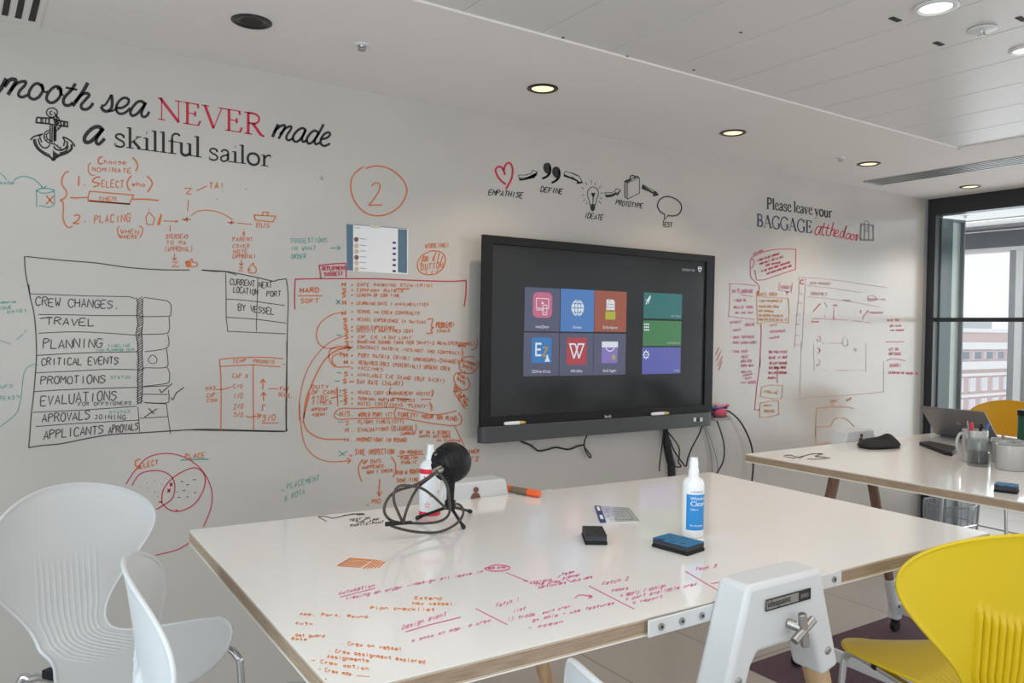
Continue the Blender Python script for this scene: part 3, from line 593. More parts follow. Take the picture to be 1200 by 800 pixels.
cable('cable', 'black cable looping right of the thick bundle', [(782, 505), (790, 515), (795.5, 524), (796, 534), (795, 541), (798, 546), (793, 547), (787, 543)], .0038, y=yc-.02)
cable('cable', 'black cable slanting down behind the blue spray bottle', [(823, 499), (818, 511), (811, 524), (806, 537), (804, 546), (799, 541), (790, 528), (785, 515)], .0042, y=yc-.03)
cable('cable', 'left one of two thin grey cables falling under the screen corner', [(824.5, 499), (829, 513), (833, 530), (834.5, 545), (834.8, 556)], .003, M['grey_frame'], 'thin grey cables', yc)
cable('cable', 'right one of two thin grey cables falling under the screen corner', [(826.5, 499), (832, 512), (838, 530), (841, 545), (840.5, 556)], .003, M['grey_frame'], 'thin grey cables', yc-.01)
cable('cable', 'navy black cable bowing from the marker tray to below the table', [(834, 484), (840, 493), (846, 510), (848.8, 525), (847.5, 540), (841, 553), (836, 560)], .0042, M['softblack'], None, yc-.03)
cable('cable', 'long black cable arching right from the screen down behind the far table', [(833, 480.5), (845, 480), (855, 482.5), (866, 492), (874, 505), (880, 520), (882.5, 535), (882.5, 550), (881, 566), (880, 590)], .0052, M['rubber'], None, yc-.02)
p = on_y(843, 488, WALL_Y-.05)
tray = thing('marker_tray', 'small grey wire marker tray on the wall at the right edge of the screen', 'tray', (p[0], WALL_Y, p[2]))
MB().tube([(-.08, -.01, 0), (-.08, -.085, -.012), (.055, -.085, -.012), (.085, -.06, -.012), (.085, -.01, 0)], .006, 8).box((-.01, -.045, -.008), (.16, .08, .006)).build('tray_frame', M['grey_frame'], tray)
MB().box((.0, -.006, .02), (.16, .012, .06)).build('tray_back', M['grey_frame'], tray, bevel=.004)
cl_ = MB(); random.seed(3)
cl_.sphere((0, 0, 0), .034, 18, 10, sc=(1.5, .8, .75)); o = cl_.build('cleaning_cloth', mat('pink_cloth', (.62, .10, .16), .9, bump=(40, .8)), smooth=60); o.location = (p[0]+.01, WALL_Y-.048, p[2]+.024); tag(o, 'crumpled pink cloth stuffed in the wall tray by the screen', 'cloth')
for k, (dx, dz, mt_, lb) in enumerate(((-.005, .053, 'penblue', 'blue marker lying on the pink cloth in the wall tray'), (.02, .062, 'pink', 'magenta marker lying across the pink cloth in the wall tray'))):
    mk = thing('marker', lb, 'marker', (p[0]+dx, WALL_Y-.05, p[2]+dz), .15*k-.05)
    MB().tube([(-.06, 0, 0), (.03, 0, 0)], .008, 12).build('barrel', M[mt_], mk); MB().tube([(.03, 0, 0), (.062, 0, 0)], .0085, 12).build('cap', M['vnavy' if k == 0 else 'redlabel'], mk)
st_ = on_y(838.5, 472, WALL_Y-.001); quad_ = [on_y(x, y, WALL_Y-.0015) for x, y in ((833, 466.5), (842.5, 467.5), (842.5, 476), (833, 475.5))]
o = MB().prism([tuple(q-quad_[0]) for q in quad_], (0, .001, 0)).build('sticky_note', M['tape'], smooth=0); o.location = quad_[0]; tag(o, 'small cream note stuck on the wall above the marker tray', 'note')

# ------------------------------------------------------------------ ceiling fittings
def downlight(label, px_, lit, r=.066, ring='black_lamp', group='black ringed downlights along the whiteboard wall', power=None, on=None):
    c = on_z(*px_, CEIL_Z)
    d = thing('downlight', label, 'ceiling light', (c[0], c[1], CEIL_Z), 0, group)
    MB().lathe([(r*.78, -.006), (r*.84, -.007), (r, -.003), (r, 0), (r*.78, 0), (r*.78, -.006)], n=40).build('ring', M[ring], d, smooth=60)
    MB().lathe([(r*.78, -.004), (r*.70, -.0016)] if lit else [(r*.78, -.004), (r*.55, -.001)], n=40).build('reflector', M['lampdark'] if lit != 2 else M['whitemetal'], d, smooth=60)
    MB().lathe([(0, -.0012), (r*.70, -.0016)] if lit else [(0, -.0008), (r*.55, -.001)], n=32).build('lens', {0: M['ventdark'], 1: M['lampwarm'], 2: M['lampwhite']}[lit], d, smooth=60)
    if lit:
        l = bpy.data.lights.new('lamp_beam', 'SPOT'); l.energy = power or SPOT_POWER; l.color = (1, .80, .58) if lit == 1 else (1, .92, .82); l.spot_size = math.radians(115); l.spot_blend = .8; l.shadow_soft_size = .03
        lo = bpy.data.objects.new('lamp_beam', l); COL.objects.link(lo); lo.parent = d; lo.location = (0, 0, -.03)
    return d
downlight('unlit black downlight at the left above the large lettering', (295, 25), 0)
downlight('lit black downlight above the heart and arrows decal', (636, 103.5), 1)
downlight('lit black downlight right of the wall screen, near the panel edge', (859, 155.3), 1)
downlight('lit black downlight beside the long air grille', (1018, 191.8), 1)
downlight('lit black downlight nearest the glass partition', (1137, 218.5), 1)
downlight('bright white rimmed downlight set in the metal ceiling panels', (1097, 8.5), 2, .065, 'whitemetal', 'white rimmed ceiling fittings')
c = on_z(1198, 58, CEIL_Z); downlight('white rimmed downlight at the right frame edge of the ceiling panels', (1201, 58.5), 2, .05, 'whitemetal', 'white rimmed ceiling fittings', 8)
def sprinkler(label, px_, cap):
    c = on_z(*px_, CEIL_Z); s = thing('sprinkler', label, 'sprinkler', (c[0], c[1], CEIL_Z), 0, 'ceiling sprinklers')
    MB().lathe([(0, -.004), (cap*.8, -.006), (cap, -.002), (cap, 0), (0, 0)], n=32).build('cover_plate', M['whitemetal'], s, smooth=60)
    MB().cyl((0, 0, -.002), (0, 0, -.010), .010, .008, 12).tube([(-.013, 0, -.006), (-.012, 0, -.016), (0, 0, -.020), (.012, 0, -.016), (.013, 0, -.006)], .0025, 6).build('nozzle', M['steel'], s)
    MB().cyl((0, 0, -.020), (0, 0, -.022), .014, n=12).build('deflector', M['steel'], s)
    return s
sprinkler('small sprinkler head on the plaster ceiling near the unlit downlight', (424, 52), .026)
sprinkler('small sprinkler head between two lit downlights at the right', (985, 184.5), .022)
sprinkler('sprinkler with wide white cover plate in the metal ceiling panels', (1151, 34.5), .044)
sprinkler('tiny sprinkler on the corridor ceiling beyond the glass', (1131, 265), .03).location = (7.0, on_x(1131, 265, 7.0)[1], CAMZ+1.03)
# long linear grille
g0, g1, g2, g3 = [on_z(*q, CEIL_Z) for q in ((1017, 212.5), (1034, 217.5), (1200, 182), (1200, 191))]
gx0, gx1, gy1 = 4.835, 5.035, 3.06; gy0 = .2
gr = thing('air_grille', 'long slotted aluminium air grille in the plaster ceiling by the partition', 'vent', ((gx0+gx1)/2, gy1, CEIL_Z))
w = gx1-gx0; MB().box((0, (gy0-gy1)/2, -.0015), (w, gy1-gy0, .002)).build('dark_slot', M['ventdark'], gr, smooth=0)
mm = MB()
for k in range(6): mm.box((-w/2+w*k/5, (gy0-gy1)/2, -.0035), (.012 if k in (0, 5) else .016, gy1-gy0, .003))
mm.build('slat', M['alu'], gr, smooth=0); MB().box((0, -.006, -.005), (w+.012, .012, .010)).build('end_frame', M['alu'], gr, smooth=0)
# slot vent at the top left corner
vt = thing('slot_vent', 'white plaster slot vent with three dark openings at the top left corner', 'vent', (.10, 3.02, CEIL_Z))
for (a, b2, c2, d2) in (((1.7, 16), (9.3, 17.5), (13, -2), (5, -3)), ((17.3, 19.5), (25, 21), (29.5, -2), (22, -3)), ((33, 22.7), (41, 24.3), (47.5, -2), (39.5, -3))):
    L = [on_z(*q, CEIL_Z) for q in (a, b2)]; e = [on_z(*q, CEIL_Z) for q in (c2, d2)]
    MB().prism([(q[0]-.10, q[1]-3.02, -.004) for q in (*L, *e)], (0, 0, .0035)).build('opening', M['ventdark'], vt, smooth=0)
L = [on_z(*q, CEIL_Z) for q in ((-12, 17), (47, 30), (56, -4), (0, -12))]
MB().prism([(q[0]-.10, q[1]-3.02, -.0025) for q in L], (0, 0, .0024)).build('vent_plate', M['ceil'], vt, smooth=0)

# ------------------------------------------------------------------ things on the near table
TZ = TABLE_Z+.0004
def T(x, y): return on_z(x, y, TZ)
# snowball-type desk microphone
hub = on_z(527.5, 591, TZ+.060); sph = on_y(529, 541.5, hub[1]); dep = float(np.dot(sph-O, AX[2])); R = 23.4*dep/F
mic = thing('desk_microphone', 'black ball shaped desk microphone on a small tripod', 'microphone', (hub[0], hub[1], TZ)); mo = np.array((hub[0], hub[1], TZ))
sp = sph-mo; body = MB().sphere(sp, R, 48, 28).build('ball_body', M['blackplastic'], mic, smooth=60)
vc = -(sph-O); vc = vc/np.linalg.norm(vc); rt = AX[0]-vc*np.dot(AX[0], vc); rt /= np.linalg.norm(rt); up = np.cross(vc, rt); up *= np.sign(up[2])
fdir = vc*.72-rt*.66+up*-.12; fdir /= np.linalg.norm(fdir)      # grille axis, pointing left of the camera
e1 = np.cross(fdir, (0, 0, 1)); e1 /= np.linalg.norm(e1); e2 = np.cross(e1, fdir)
def mp(th, ph, rr): return Vector(sp+rr*(fdir*math.cos(th)+(e1*math.cos(ph)+e2*math.sin(ph))*math.sin(th)))
for th in (.42, .68, .94):
    for k in range(8):
        a0 = 2*math.pi*(k+.16)/8; a1 = 2*math.pi*(k+.84)/8
        MB().tube([mp(th, a0+(a1-a0)*i/8, R*1.002) for i in range(9)], .002, 6).build('grille_rib', M['blackplastic'], body)
MB().tube([mp(1.45, 2*math.pi*k/40, R*1.0) for k in range(40)], .0013, 6, closed=True).build('seam', M['softblack'], body)
sl = [mp(.55, a, R*1.004) for a in (1.0, 1.12, 1.24)]; MB().tube(sl, .0035, 8).build('badge', M['steel'], body)
hb = hub-mo; bot = sp+np.array((0, 0, -R*.96)); bot[0:2] = hb[0:2]+(sp[0:2]-hb[0:2])*.5
MB().tube([hb, hb*.5+bot*.5, bot], [.0105, .0105, .012], 16).build('stem', M['blackplastic'], mic, smooth=60)
MB().cyl(hb-np.array((0, 0, .012)), hb+np.array((0, 0, .012)), .016, .0145, 20).build('hub', M['blackplastic'], mic, bevel=.002)
for q in ((543.3, 620), (551.5, 601.5), (489, 609)):
    ft = T(*q)-mo+np.array((0, 0, .006)); st0 = hb+np.array((0, 0, -.004)); L = MB().tube([st0, st0*.5+ft*.5, ft], [.0048, .0042, .0038], 10).build('leg', M['blackplastic'], mic)
    MB().tube([ft+(st0-ft)*.12, ft], [.0055, .006], 12).sphere(ft, .006, 12, 8).build('rubber_foot', M['rubber'], L)
ym = hub[1]-.055
def cp3(x, y, yy=None, z=None):
    p = on_y(x, y, ym if yy is None else yy)
    if p[2] < TZ+.004 or z is not None: p = on_z(x, y, TZ+.004)
    return p
jack = np.array(mp(.9, 3.55, R*1.0))+mo
plugc = on_y(513.5, 551, sph[1]-R*.9)
MB().cyl(sp+(plugc-sph)*.85, plugc-mo+(plugc-sph)*.18, .011, .010, 16).build('cable_socket', M['steel'], body)
cb = thing('usb_cable', 'dark brown cable coiled in loops beside the ball microphone', 'cable', tuple(mo))
def cb_tube(pts, r=.0036): MB().tube([p-mo for p in catmull(pts, 8)], r, 8).build('cable_loop', mat('cable_brown', (.055, .043, .034), .35), cb, smooth=60)
yy = ym-.02
cb_tube([plugc+(plugc-sph)*.2, cp3(506, 556, yy), cp3(494, 564, yy), cp3(482, 570, yy), cp3(468, 574, yy), cp3(458, 580, yy), cp3(451.5, 590, yy), cp3(450.5, 600, yy), cp3(456, 608), cp3(466, 612), cp3(478, 612.5), cp3(496, 613), cp3(512, 611.5), cp3(522, 607), cp3(527, 599, yy), cp3(526.5, 585, yy), cp3(524, 570, yy), cp3(519, 560, yy), cp3(514.5, 554, yy)])
cb_tube([plugc+(plugc-sph)*.2+np.array((.003, 0, .003)), cp3(508, 556, yy+.01), cp3(498, 564, yy+.01), cp3(490, 571, yy+.01), cp3(483, 582, yy+.01), cp3(477, 596, yy+.01), cp3(473.5, 608, yy+.01), cp3(473, 613.5)])
cb_tube([cp3(472, 612), cp3(467, 601, yy-.01), cp3(462, 588, yy-.01), cp3(462, 577, yy-.01), cp3(468, 569.5, yy-.01), cp3(480, 569, yy-.01), cp3(494, 572, yy-.01), cp3(506, 580, yy-.01), cp3(518, 591, yy-.01), cp3(523, 596, yy)])
cb_tube([cp3(456, 614), cp3(464, 618), cp3(484, 622.5), cp3(505, 624), cp3(520, 621.5), cp3(534, 614), cp3(541, 606), cp3(543, 599, yy), cp3(540, 592.5, yy), cp3(535, 590, yy)])
MB().tube([cp3(452, 614)-mo, cp3(466, 612.5)-mo], .0058, 10).tube([cp3(466, 613)-mo, cp3(482, 612)-mo], .0046, 10).build('plug', M['rubber'], cb)

def lathe_bottle(name, label, px_, prof, cat='bottle', rz=0):
    c = T(*px_); o = thing(name, label, cat, (c[0], c[1], TZ), rz); return o
def face_angle(c): return math.atan2(-c[1], -c[0])
def wrap(o, zc, r, vs, fs, mt, name, ang):   # flat outline wrapped on a vertical cylinder, facing the angle given
    pts = [(r*math.cos(ang+x/r), r*math.sin(ang+x/r), zc+y) for x, y in vs]
    return MB().add(pts, fs).build(name, mt, o, smooth=0, fix=False)
def patch(x0, x1, z0, z1, n=16): 
    vs = [(x0+(x1-x0)*i/n, z) for z in (z0, z1) for i in range(n+1)]; return vs, [(i, i+1, n+2+i, n+1+i) for i in range(n)]
# blue labelled spray bottle
c = T(811.5, 627.5); c2 = c+np.array((.4, .9, 0))/1*.0
dep = float(np.dot(c-O, AX[2])); rB = 12.6*dep/F; hh = on_y(811, 536, c[1])[2]-TZ; zs = on_y(811, 563, c[1])[2]-TZ
cb_ = thing('spray_bottle', 'white cleaner bottle with bright blue label standing on the near table', 'bottle', (c[0], c[1], TZ))
bd_ = MB().lathe([(0, 0), (rB*.92, 0), (rB, .004), (rB, zs-.012), (rB*.96, zs-.004), (rB*.82, zs+.004), (rB*.52, zs+.009), (rB*.48, zs+.011), (0, zs+.011)], n=40).build('bottle_body', M['bottle'], cb_, smooth=60)
MB().lathe([(rB*.47, zs+.010), (rB*.50, zs+.012), (rB*.46, zs+.030), (rB*.40, zs+.034), (rB*.40, hh-.012), (rB*.36, hh-.010), (rB*.34, hh), (0, hh)], n=28).build('spray_cap', M['bottle'], cb_, smooth=50)
ang = face_angle(c)+.30
zb0 = on_y(811, 623, c[1]-rB)[2]-TZ; zb1 = on_y(811, 581, c[1]-rB)[2]-TZ; rr = rB*1.004
vs, fs = patch(-rB*.95, rB*1.25, 0, 1); lab = wrap(cb_, 0, rr, [(x, zb0+(zb1-zb0)*y) for x, y in vs], fs, M['bluelabel'], 'label', ang)
def btxt(s, size, x, z, mt, sx=1.): vs, fs = text_mesh(s, size, 'LEFT', sx); wrap(cb_, z, rr*1.004, [(x+a, b) for a, b in vs], fs, mt, 'label_text', ang)
hL = zb1-zb0
btxt('initiative', hL*.12, -rB*.55, zb1+hL*.04, M['bluetext']); btxt('Whiteboard', hL*.125, -rB*.55, zb1-hL*.15, M['whitetext']); btxt('Cleaner', hL*.20, -rB*.55, zb1-hL*.32, M['whitetext'])
btxt('250ml e', hL*.07, -rB*.55, zb1-hL*.44, M['whitetext']); btxt('for drywipe', hL*.08, -rB*.55, zb0+hL*.11, M['whitetext'])
# red and white spray bottle behind the microphone
c = T(503.5, 603); dep = float(np.dot(c-O, AX[2])); rB = 12.4*dep/F; hh = on_y(501, 521, c[1])[2]-TZ; zs = on_y(503, 543, c[1])[2]-TZ
rb = thing('spray_bottle', 'white spray bottle with red bands and peach stars behind the microphone', 'bottle', (c[0], c[1], TZ))
MB().lathe([(0, 0), (rB*.92, 0), (rB, .004), (rB, zs-.012), (rB*.92, zs-.002), (rB*.6, zs+.008), (rB*.42, zs+.012), (0, zs+.012)], n=40).build('bottle_body', M['bottle'], rb, smooth=60)
MB().lathe([(rB*.42, zs+.010), (rB*.42, zs+.022), (rB*.34, zs+.026), (rB*.30, hh), (0, hh)], n=28).build('spray_cap', M['bottle'], rb, smooth=50)
for z0, z1 in ((.003, .014), (zs-.026, zs-.012)): MB().lathe([(rB*1.004, z0), (rB*1.004, z1)], n=40).build('red_band', M['redlabel'], rb, smooth=60)
ang = face_angle(c)
def star(cx, cz, r): vs = [(cx+(r if k % 2 == 0 else r*.42)*math.sin(k*math.pi/5), cz+(r if k % 2 == 0 else r*.42)*math.cos(k*math.pi/5)) for k in range(10)]; return vs, [tuple(range(10))]
for cx, cz, r_ in ((-rB*.25, .034, .0125), (.002, .060, .0065), (rB*.9, .07, .006)): wrap(rb, 0, rB*1.006, *star(cx, cz, r_), M['stars'], 'printed_star', ang)
wrap(rb, 0, rB*1.006, *star(-rB*.55, zs-.034, .004), M['redlabel'], 'printed_star', ang)
# orange marker lying down
A, B2 = T(592, 576), T(633, 583); A[2] = B2[2] = TZ+.0115; mk = thing('marker', 'fat orange marker with brown band lying on the near table', 'marker', tuple((A+B2)/2)); c = (A+B2)/2; d = A-c
MB().tube([d, d*.94, d*.62], [.007, .0115, .0115], 18).build('end_plug', M['orangeplastic'], mk, smooth=50); MB().tube([d*-.32, d*-.9, d*-1.0], [.0115, .0115, .007], 18).build('cap', M['orangeplastic'], mk, smooth=50); MB().tube([d*.62, d*-.32], .0112, 18).build('brown_band', M['khaki'], mk, smooth=50)
# clear badge packet
Q = [T(*q) for q in ((697.5, 593.3), (737, 596.2), (748.5, 611.5), (704, 612.6))]; bc = sum(Q)/4
cd = thing('badge_packet', 'clear plastic badge packet with printed card and navy clip strip, lying flat', 'packet', tuple(bc)); Qr = [q-bc for q in Q]
def bil(u, v, z): return tuple(Qr[0]*(1-u)*(1-v)+Qr[1]*u*(1-v)+Qr[2]*u*v+Qr[3]*(1-u)*v+np.array((0, 0, z)))
def bq(u0, u1, v0, v1, z, h, mt, nm, par): return MB().prism([bil(u0, v0, z), bil(u1, v0, z), bil(u1, v1, z), bil(u0, v1, z)], (0, 0, h)).build(nm, mt, par, smooth=0)
crd = bq(.14, 1, 0, 1, 0, .002, M['paper'], 'card', cd)
nv = bq(-.02, .14, .02, .98, 0, .004, M['navy'], 'clip_strip', cd); bq(.02, .10, .10, .35, .0041, .0006, M['whitetext'], 'clip_slot', nv); bq(.02, .10, .62, .86, .0041, .0006, M['whitetext'], 'clip_slot', nv)
for r_ in ((.30, .86, .12, .15), (.28, .30, .12, .88), (.30, .90, .85, .88), (.88, .90, .12, .88), (.42, .75, .30, .34), (.45, .70, .45, .48), (.42, .72, .60, .63), (.34, .46, .74, .80)): bq(*r_, .0022, .0002, M['cardprint'], 'card_print', crd)
bq(.12, 1.02, -.02, 1.02, .0026, .0006, M['glass'], 'plastic_sleeve', cd)
# erasers
def eraser(name, label, cpx, ang, L, Wd, h, topm, edge=None, group=None, at_=None):
    c = T(*cpx) if at_ is None else at_; o = thing(name, label, 'eraser', (c[0], c[1], TZ), ang, group)
    MB().box((0, 0, .004), (L+.003, Wd+.003, .008)).build('felt_pad', M['felt'], o, bevel=.002)
    MB().box((0, 0, .008+(h-.011)/2), (L, Wd, h-.011)).build('foam_block', M['foam'], o, bevel=.002)
    MB().box((0, 0, h-.0015), (L, Wd, .003)).build('printed_top', M[topm], o, bevel=.001)
    if edge: MB().box((L/2, 0, .0012), (.002, Wd-.004, .0024)).build('green_edge', M[edge], o, smooth=0)
    return o
p1, p2, p3 = T(688, 641), T(714.5, 640.5), T(683, 628)
d = p3-p1; u = p2-p1; er_c = (p2+p3)/2+np.array((.004, .012, 0)); eraser('whiteboard_eraser', 'black whiteboard eraser between the badge packet and the pink notes', None, math.atan2(-d[1], -d[0]), .092, float(np.linalg.norm(u))*.93, .025, 'darktop', 'greenfelt', 'whiteboard erasers', er_c)
p1, p2, p3 = T(765, 640.5), T(806, 651.5), T(824.5, 645); eraser('whiteboard_eraser', 'blue topped whiteboard eraser at the foot of the blue labelled bottle', None, math.atan2(p2[1]-p1[1], p2[0]-p1[0]), float(np.linalg.norm(p2-p1)), float(np.linalg.norm(p3-p2)), .023, 'bluetop', None, 'whiteboard erasers', (p1+p3)/2)

# ------------------------------------------------------------------ things on the far table
def mug(label, base_px, r, h, handle=None, group='pale mugs'):
    c = T(*base_px); o = thing('mug', label, 'mug', (c[0], c[1], TZ), 0, group)
    MB().lathe([(0, 0), (r*.93, 0), (r, .004), (r, h-.002), (r*.99, h), (r*.94, h-.001), (r*.93, h-.01), (r*.92, .008), (0, .006)], n=40).build('mug_body', M['mug'], o, smooth=60)
    if handle is not None:
        hx, hy = math.cos(handle), math.sin(handle); MB().tube(catmull([(hx*r*.97, hy*r*.97, h*.85), (hx*(r+.018), hy*(r+.018), h*.86), (hx*(r+.03), hy*(r+.03), h*.6), (hx*(r+.022), hy*(r+.022), h*.33), (hx*r*.97, hy*r*.97, h*.22)], 6), .006, 10).build('handle', M['mug'], o, smooth=60)
    return o, c
dirL = math.atan2(-AX[0][1], -AX[0][0])
cpen = T(1142, 541); dp = float(np.dot(cpen-O, AX[2])); rM = 13.3*dp/F; hM = on_y(1142, 503.5, cpen[1])[2]-TZ
mg, cpen = mug('mug with handle at left holding pens, behind the water glass', (1142, 541), rM, hM, dirL)
for k, (px_, top_, m_, lb, rr_) in enumerate((((1133, 505), (1133.5, 493), 'pengrey', 'grey pencil standing in the pen mug', .0035), ((1137.5, 506), (1138, 494.5), 'penred', 'red capped marker standing in the pen mug', .0085), ((1148, 506), (1151, 497), 'blackplastic', 'black capped marker leaning in the pen mug', .0085), ((1153, 505), (1158.5, 495.5), 'penblue', 'blue pen leaning right in the pen mug', .0045))):
    t_ = on_y(*top_, cpen[1]); b_ = np.array((cpen[0]+(t_[0]-cpen[0])*.25, cpen[1], TZ+.009)); 
    pn = thing('pen' if rr_ < .006 else 'marker', lb, 'pen' if rr_ < .006 else 'marker', tuple(b_), 0, 'pens in the mug')
    tt = t_-b_; MB().tube([(0, 0, 0), tuple(tt*.6)], rr_*.95, 12).build('barrel', M['pengrey'], pn); MB().tube([tuple(tt*.6), tuple(tt*.96), tuple(tt)], [rr_, rr_, rr_*.6], 12).build('cap', M[m_], pn)
c = T(1146, 545.5); dp = float(np.dot(c-O, AX[2])); rG = 14.0*dp/F; hG = on_y(1146, 514.5, c[1])[2]-TZ
tg = thing('water_glass', 'clear stacking tumbler of water in front of the pen mug', 'glass', (c[0], c[1], TZ))
MB().lathe([(0, 0), (rG*.78, 0), (rG*.82, .003), (rG*.84, hG*.42), (rG*.95, hG*.5), (rG, hG*.6), (rG, hG), (rG*.95, hG), (rG*.94, hG*.6), (rG*.88, hG*.5), (rG*.77, hG*.42), (rG*.75, .01), (0, .009)], n=40).build('tumbler', M['tumbler'], tg, smooth=50)
MB().lathe([(0, .0105), (rG*.74, .0105), (rG*.76, hG*.42), (rG*.87, hG*.52), (0, hG*.52)], n=40).build('water', M['tumbler'], tg, smooth=50)
c = T(1184, 550); dp = float(np.dot(c-O, AX[2])); rM = 15.2*dp/F; hM = on_y(1184, 521, c[1])[2]-TZ
mug('pale mug at the front of the cluster right of the water glass', (1184, 550), rM, hM, dirL+math.pi)
_, cS = mug('pale mug with a wooden stirrer, behind the front mug', (1177.5, 541.5), rM, hM, dirL+math.pi)
_, _c = mug('pale mug at the right frame edge beside the front mug', (1204, 546), rM, hM)
sb_ = np.array((cS[0]-.015, cS[1], TZ+.009)); t_ = on_y(1175.5, 508, cS[1]); s = MB().tube([(0, 0, 0), tuple(t_-sb_)], .0055, 8).build('stirrer', M['wood']); s.location = sb_; tag(s, 'flat wooden stirrer standing in the mug behind', 'stirrer')
c = T(1204, 527); dp = float(np.dot(c-O, AX[2])); rJ = 10.5*dp/F; hJ = on_y(1200, 481, c[1])[2]-TZ
jr = thing('jar', 'dark green jar with black lid at the right frame edge beyond the mugs', 'jar', (c[0], c[1], TZ)); MB().lathe([(0, 0), (rJ, 0), (rJ, hJ*.86), (0, hJ*.86)], n=32).build('jar_body', M['darkgreen'], jr, smooth=40); MB().lathe([(0, hJ*.86), (rJ*1.05, hJ*.86), (rJ*1.05, hJ), (0, hJ)], n=32).build('lid', M['blackplastic'], jr, smooth=40)
p1, p2, p3 = T(1177.5, 577), T(1198, 579.5), T(1198, 571); eraser('whiteboard_eraser', 'small blue topped eraser near the front edge of the far table', None, math.atan2(p2[1]-p1[1], p2[0]-p1[0]), .066, .066, .026, 'bluetop', None, 'whiteboard erasers', (p1+p2)/2+np.array((.016, .03, 0)))
# laptop seen from behind
HL, HR = T(1097, 511), T(1172, 520); ctr = (HL+HR)/2; lw = float(np.linalg.norm(HR-HL)); la = math.atan2(HR[1]-HL[1], HR[0]-HL[0])
lp = thing('laptop', 'open grey laptop with its lid back turned to the camera on the far table', 'laptop', (ctr[0], ctr[1], TZ), la)
tl = on_y(1081, 481.5, HL[1]-.085); hgt = tl[2]-TZ; lean = math.radians(48); LH = .235
MB().box((0, .115, .008), (lw, .23, .012)).build('base', M['alu'], lp, bevel=.004)
MB().box((0, .125, .0147), (lw*.88, .11, .001)).build('keyboard', M['softblack'], lp, smooth=0)
Rl = Matrix.Rotation(lean, 3, 'X'); lid = MB().box(Rl@Vector((0, 0, LH/2))+Vector((0, -.002, .012)), (lw, .007, LH), R=Rl).build('lid', M['laptop'], lp, bevel=.003)
MB().box(Rl@Vector((0, .0042, LH/2))+Vector((0, -.002, .012)), (lw*.94, .0006, LH*.9), R=Rl).build('screen', M['softblack'], lid, smooth=0)
c0 = Rl@Vector((0, -.0040, LH*.52))+Vector((0, -.002, .012)); MB().add([tuple(c0+Rl@Vector((.013*math.cos(t), 0, .015*math.sin(t)))) for t in (k*math.pi/12 for k in range(24))], [tuple(range(24))]).build('lid_logo', M['steel'], lid, smooth=0, fix=False)
MB().cyl((-lw*.42, 0, .012), (lw*.42, 0, .012), .006, n=12).build('hinge', M['softblack'], lp)
# flat black case
Q = [T(*q) for q in ((1077, 521.5), (1090, 520.5), (1122, 527.5), (1116, 534.5), (1107, 533))]; c = sum(Q)/5
cs_ = MB().prism([tuple(q-c) for q in Q], (0, 0, .018)).build('tablet_case', M['softblack'], bevel=.004, seg=3); cs_.location = c; tag(cs_, 'flat black zip case lying in front of the laptop', 'case')
# black cloth bundle
Q = [(1001, 524), (1008, 517), (1020, 516.5), (1034, 515.5), (1045, 515.5), (1057, 521), (1056.5, 526), (1040, 526.5), (1020, 527.5), (1010, 525.5)]
Qt = [T(*q) for q in Q]; c = sum(Qt)/len(Qt)
random.seed(5); m = MB(); n = len(Qt); rings = [(1., .004), (.99, .010), (.86, .017), (.6, .019), (.25, .021)]
hadd = [0, .002, .003, .010, .034, .006, 0, -.004, -.002, 0]
vs = []
for s_, z in rings:
    for i, q in enumerate(Qt): d = q-c; vs.append((d[0]*s_, d[1]*s_, max(.001, z+hadd[i]*(s_ > .5)*(s_ < .99)+random.uniform(-.003, .003)*(s_ < .98))))
vs.append((0, 0, .021)); fs = [(j*n+i, j*n+(i+1) % n, (j+1)*n+(i+1) % n, (j+1)*n+i) for j in range(len(rings)-1) for i in range(n)]+[((len(rings)-1)*n+i, (len(rings)-1)*n+(i+1) % n, len(vs)-1) for i in range(n)]+[tuple(range(n))[::-1]]
o = m.add(vs, fs).build('folded_cloth', M['cloth'], smooth=70); sb = o.modifiers.new('s', 'SUBSURF'); sb.levels = 2; sb.render_levels = 2; o.location = (c[0], c[1], TZ); tag(o, 'crumpled black cloth pouch on the back edge of the far table', 'cloth')
# waste basket beyond the far table
bx = on_z(1113, 589, .40)
wb = thing('waste_basket', 'round wire waste basket with clear liner on the floor beyond the far table', 'basket', (bx[0], bx[1], 0))
dp = float(np.dot(bx-O, AX[2])); rW = 27*dp/F
mm = MB()
for z, r_ in ((.40, 1.), (.27, .93), (.14, .87), (.006, .8)): mm.tube([(rW*r_*math.cos(k*math.pi/20), rW*r_*math.sin(k*math.pi/20), z) for k in range(40)], .004, 6, closed=True)
mm.build('wire_ring', M['grey_frame'], wb, smooth=60); mm = MB()
for k in range(20): a = k*math.pi/10; mm.tube([(rW*.8*math.cos(a), rW*.8*math.sin(a), .006), (rW*math.cos(a), rW*math.sin(a), .40)], .0018, 5)
mm.build('upright_wire', M['grey_frame'], wb, smooth=60)
mm = MB(); n = 48; vs = []
random.seed(8)
for z, r_ in ((.25, 1.02), (.36, 1.05), (.405, 1.04), (.41, .99), (.34, .93), (.2, .84), (.03, .74)):
    for k in range(n): a = 2*math.pi*k/n; w_ = 1+.012*math.sin(9*a+z*30)+random.uniform(-.006, .006); vs.append((rW*r_*w_*math.cos(a), rW*r_*w_*math.sin(a), z+random.uniform(-.004, .004)))
mm.add(vs, [(j*n+k, j*n+(k+1) % n, (j+1)*n+(k+1) % n, (j+1)*n+k) for j in range(6) for k in range(n)]).build('liner', M['liner'], wb, smooth=60)

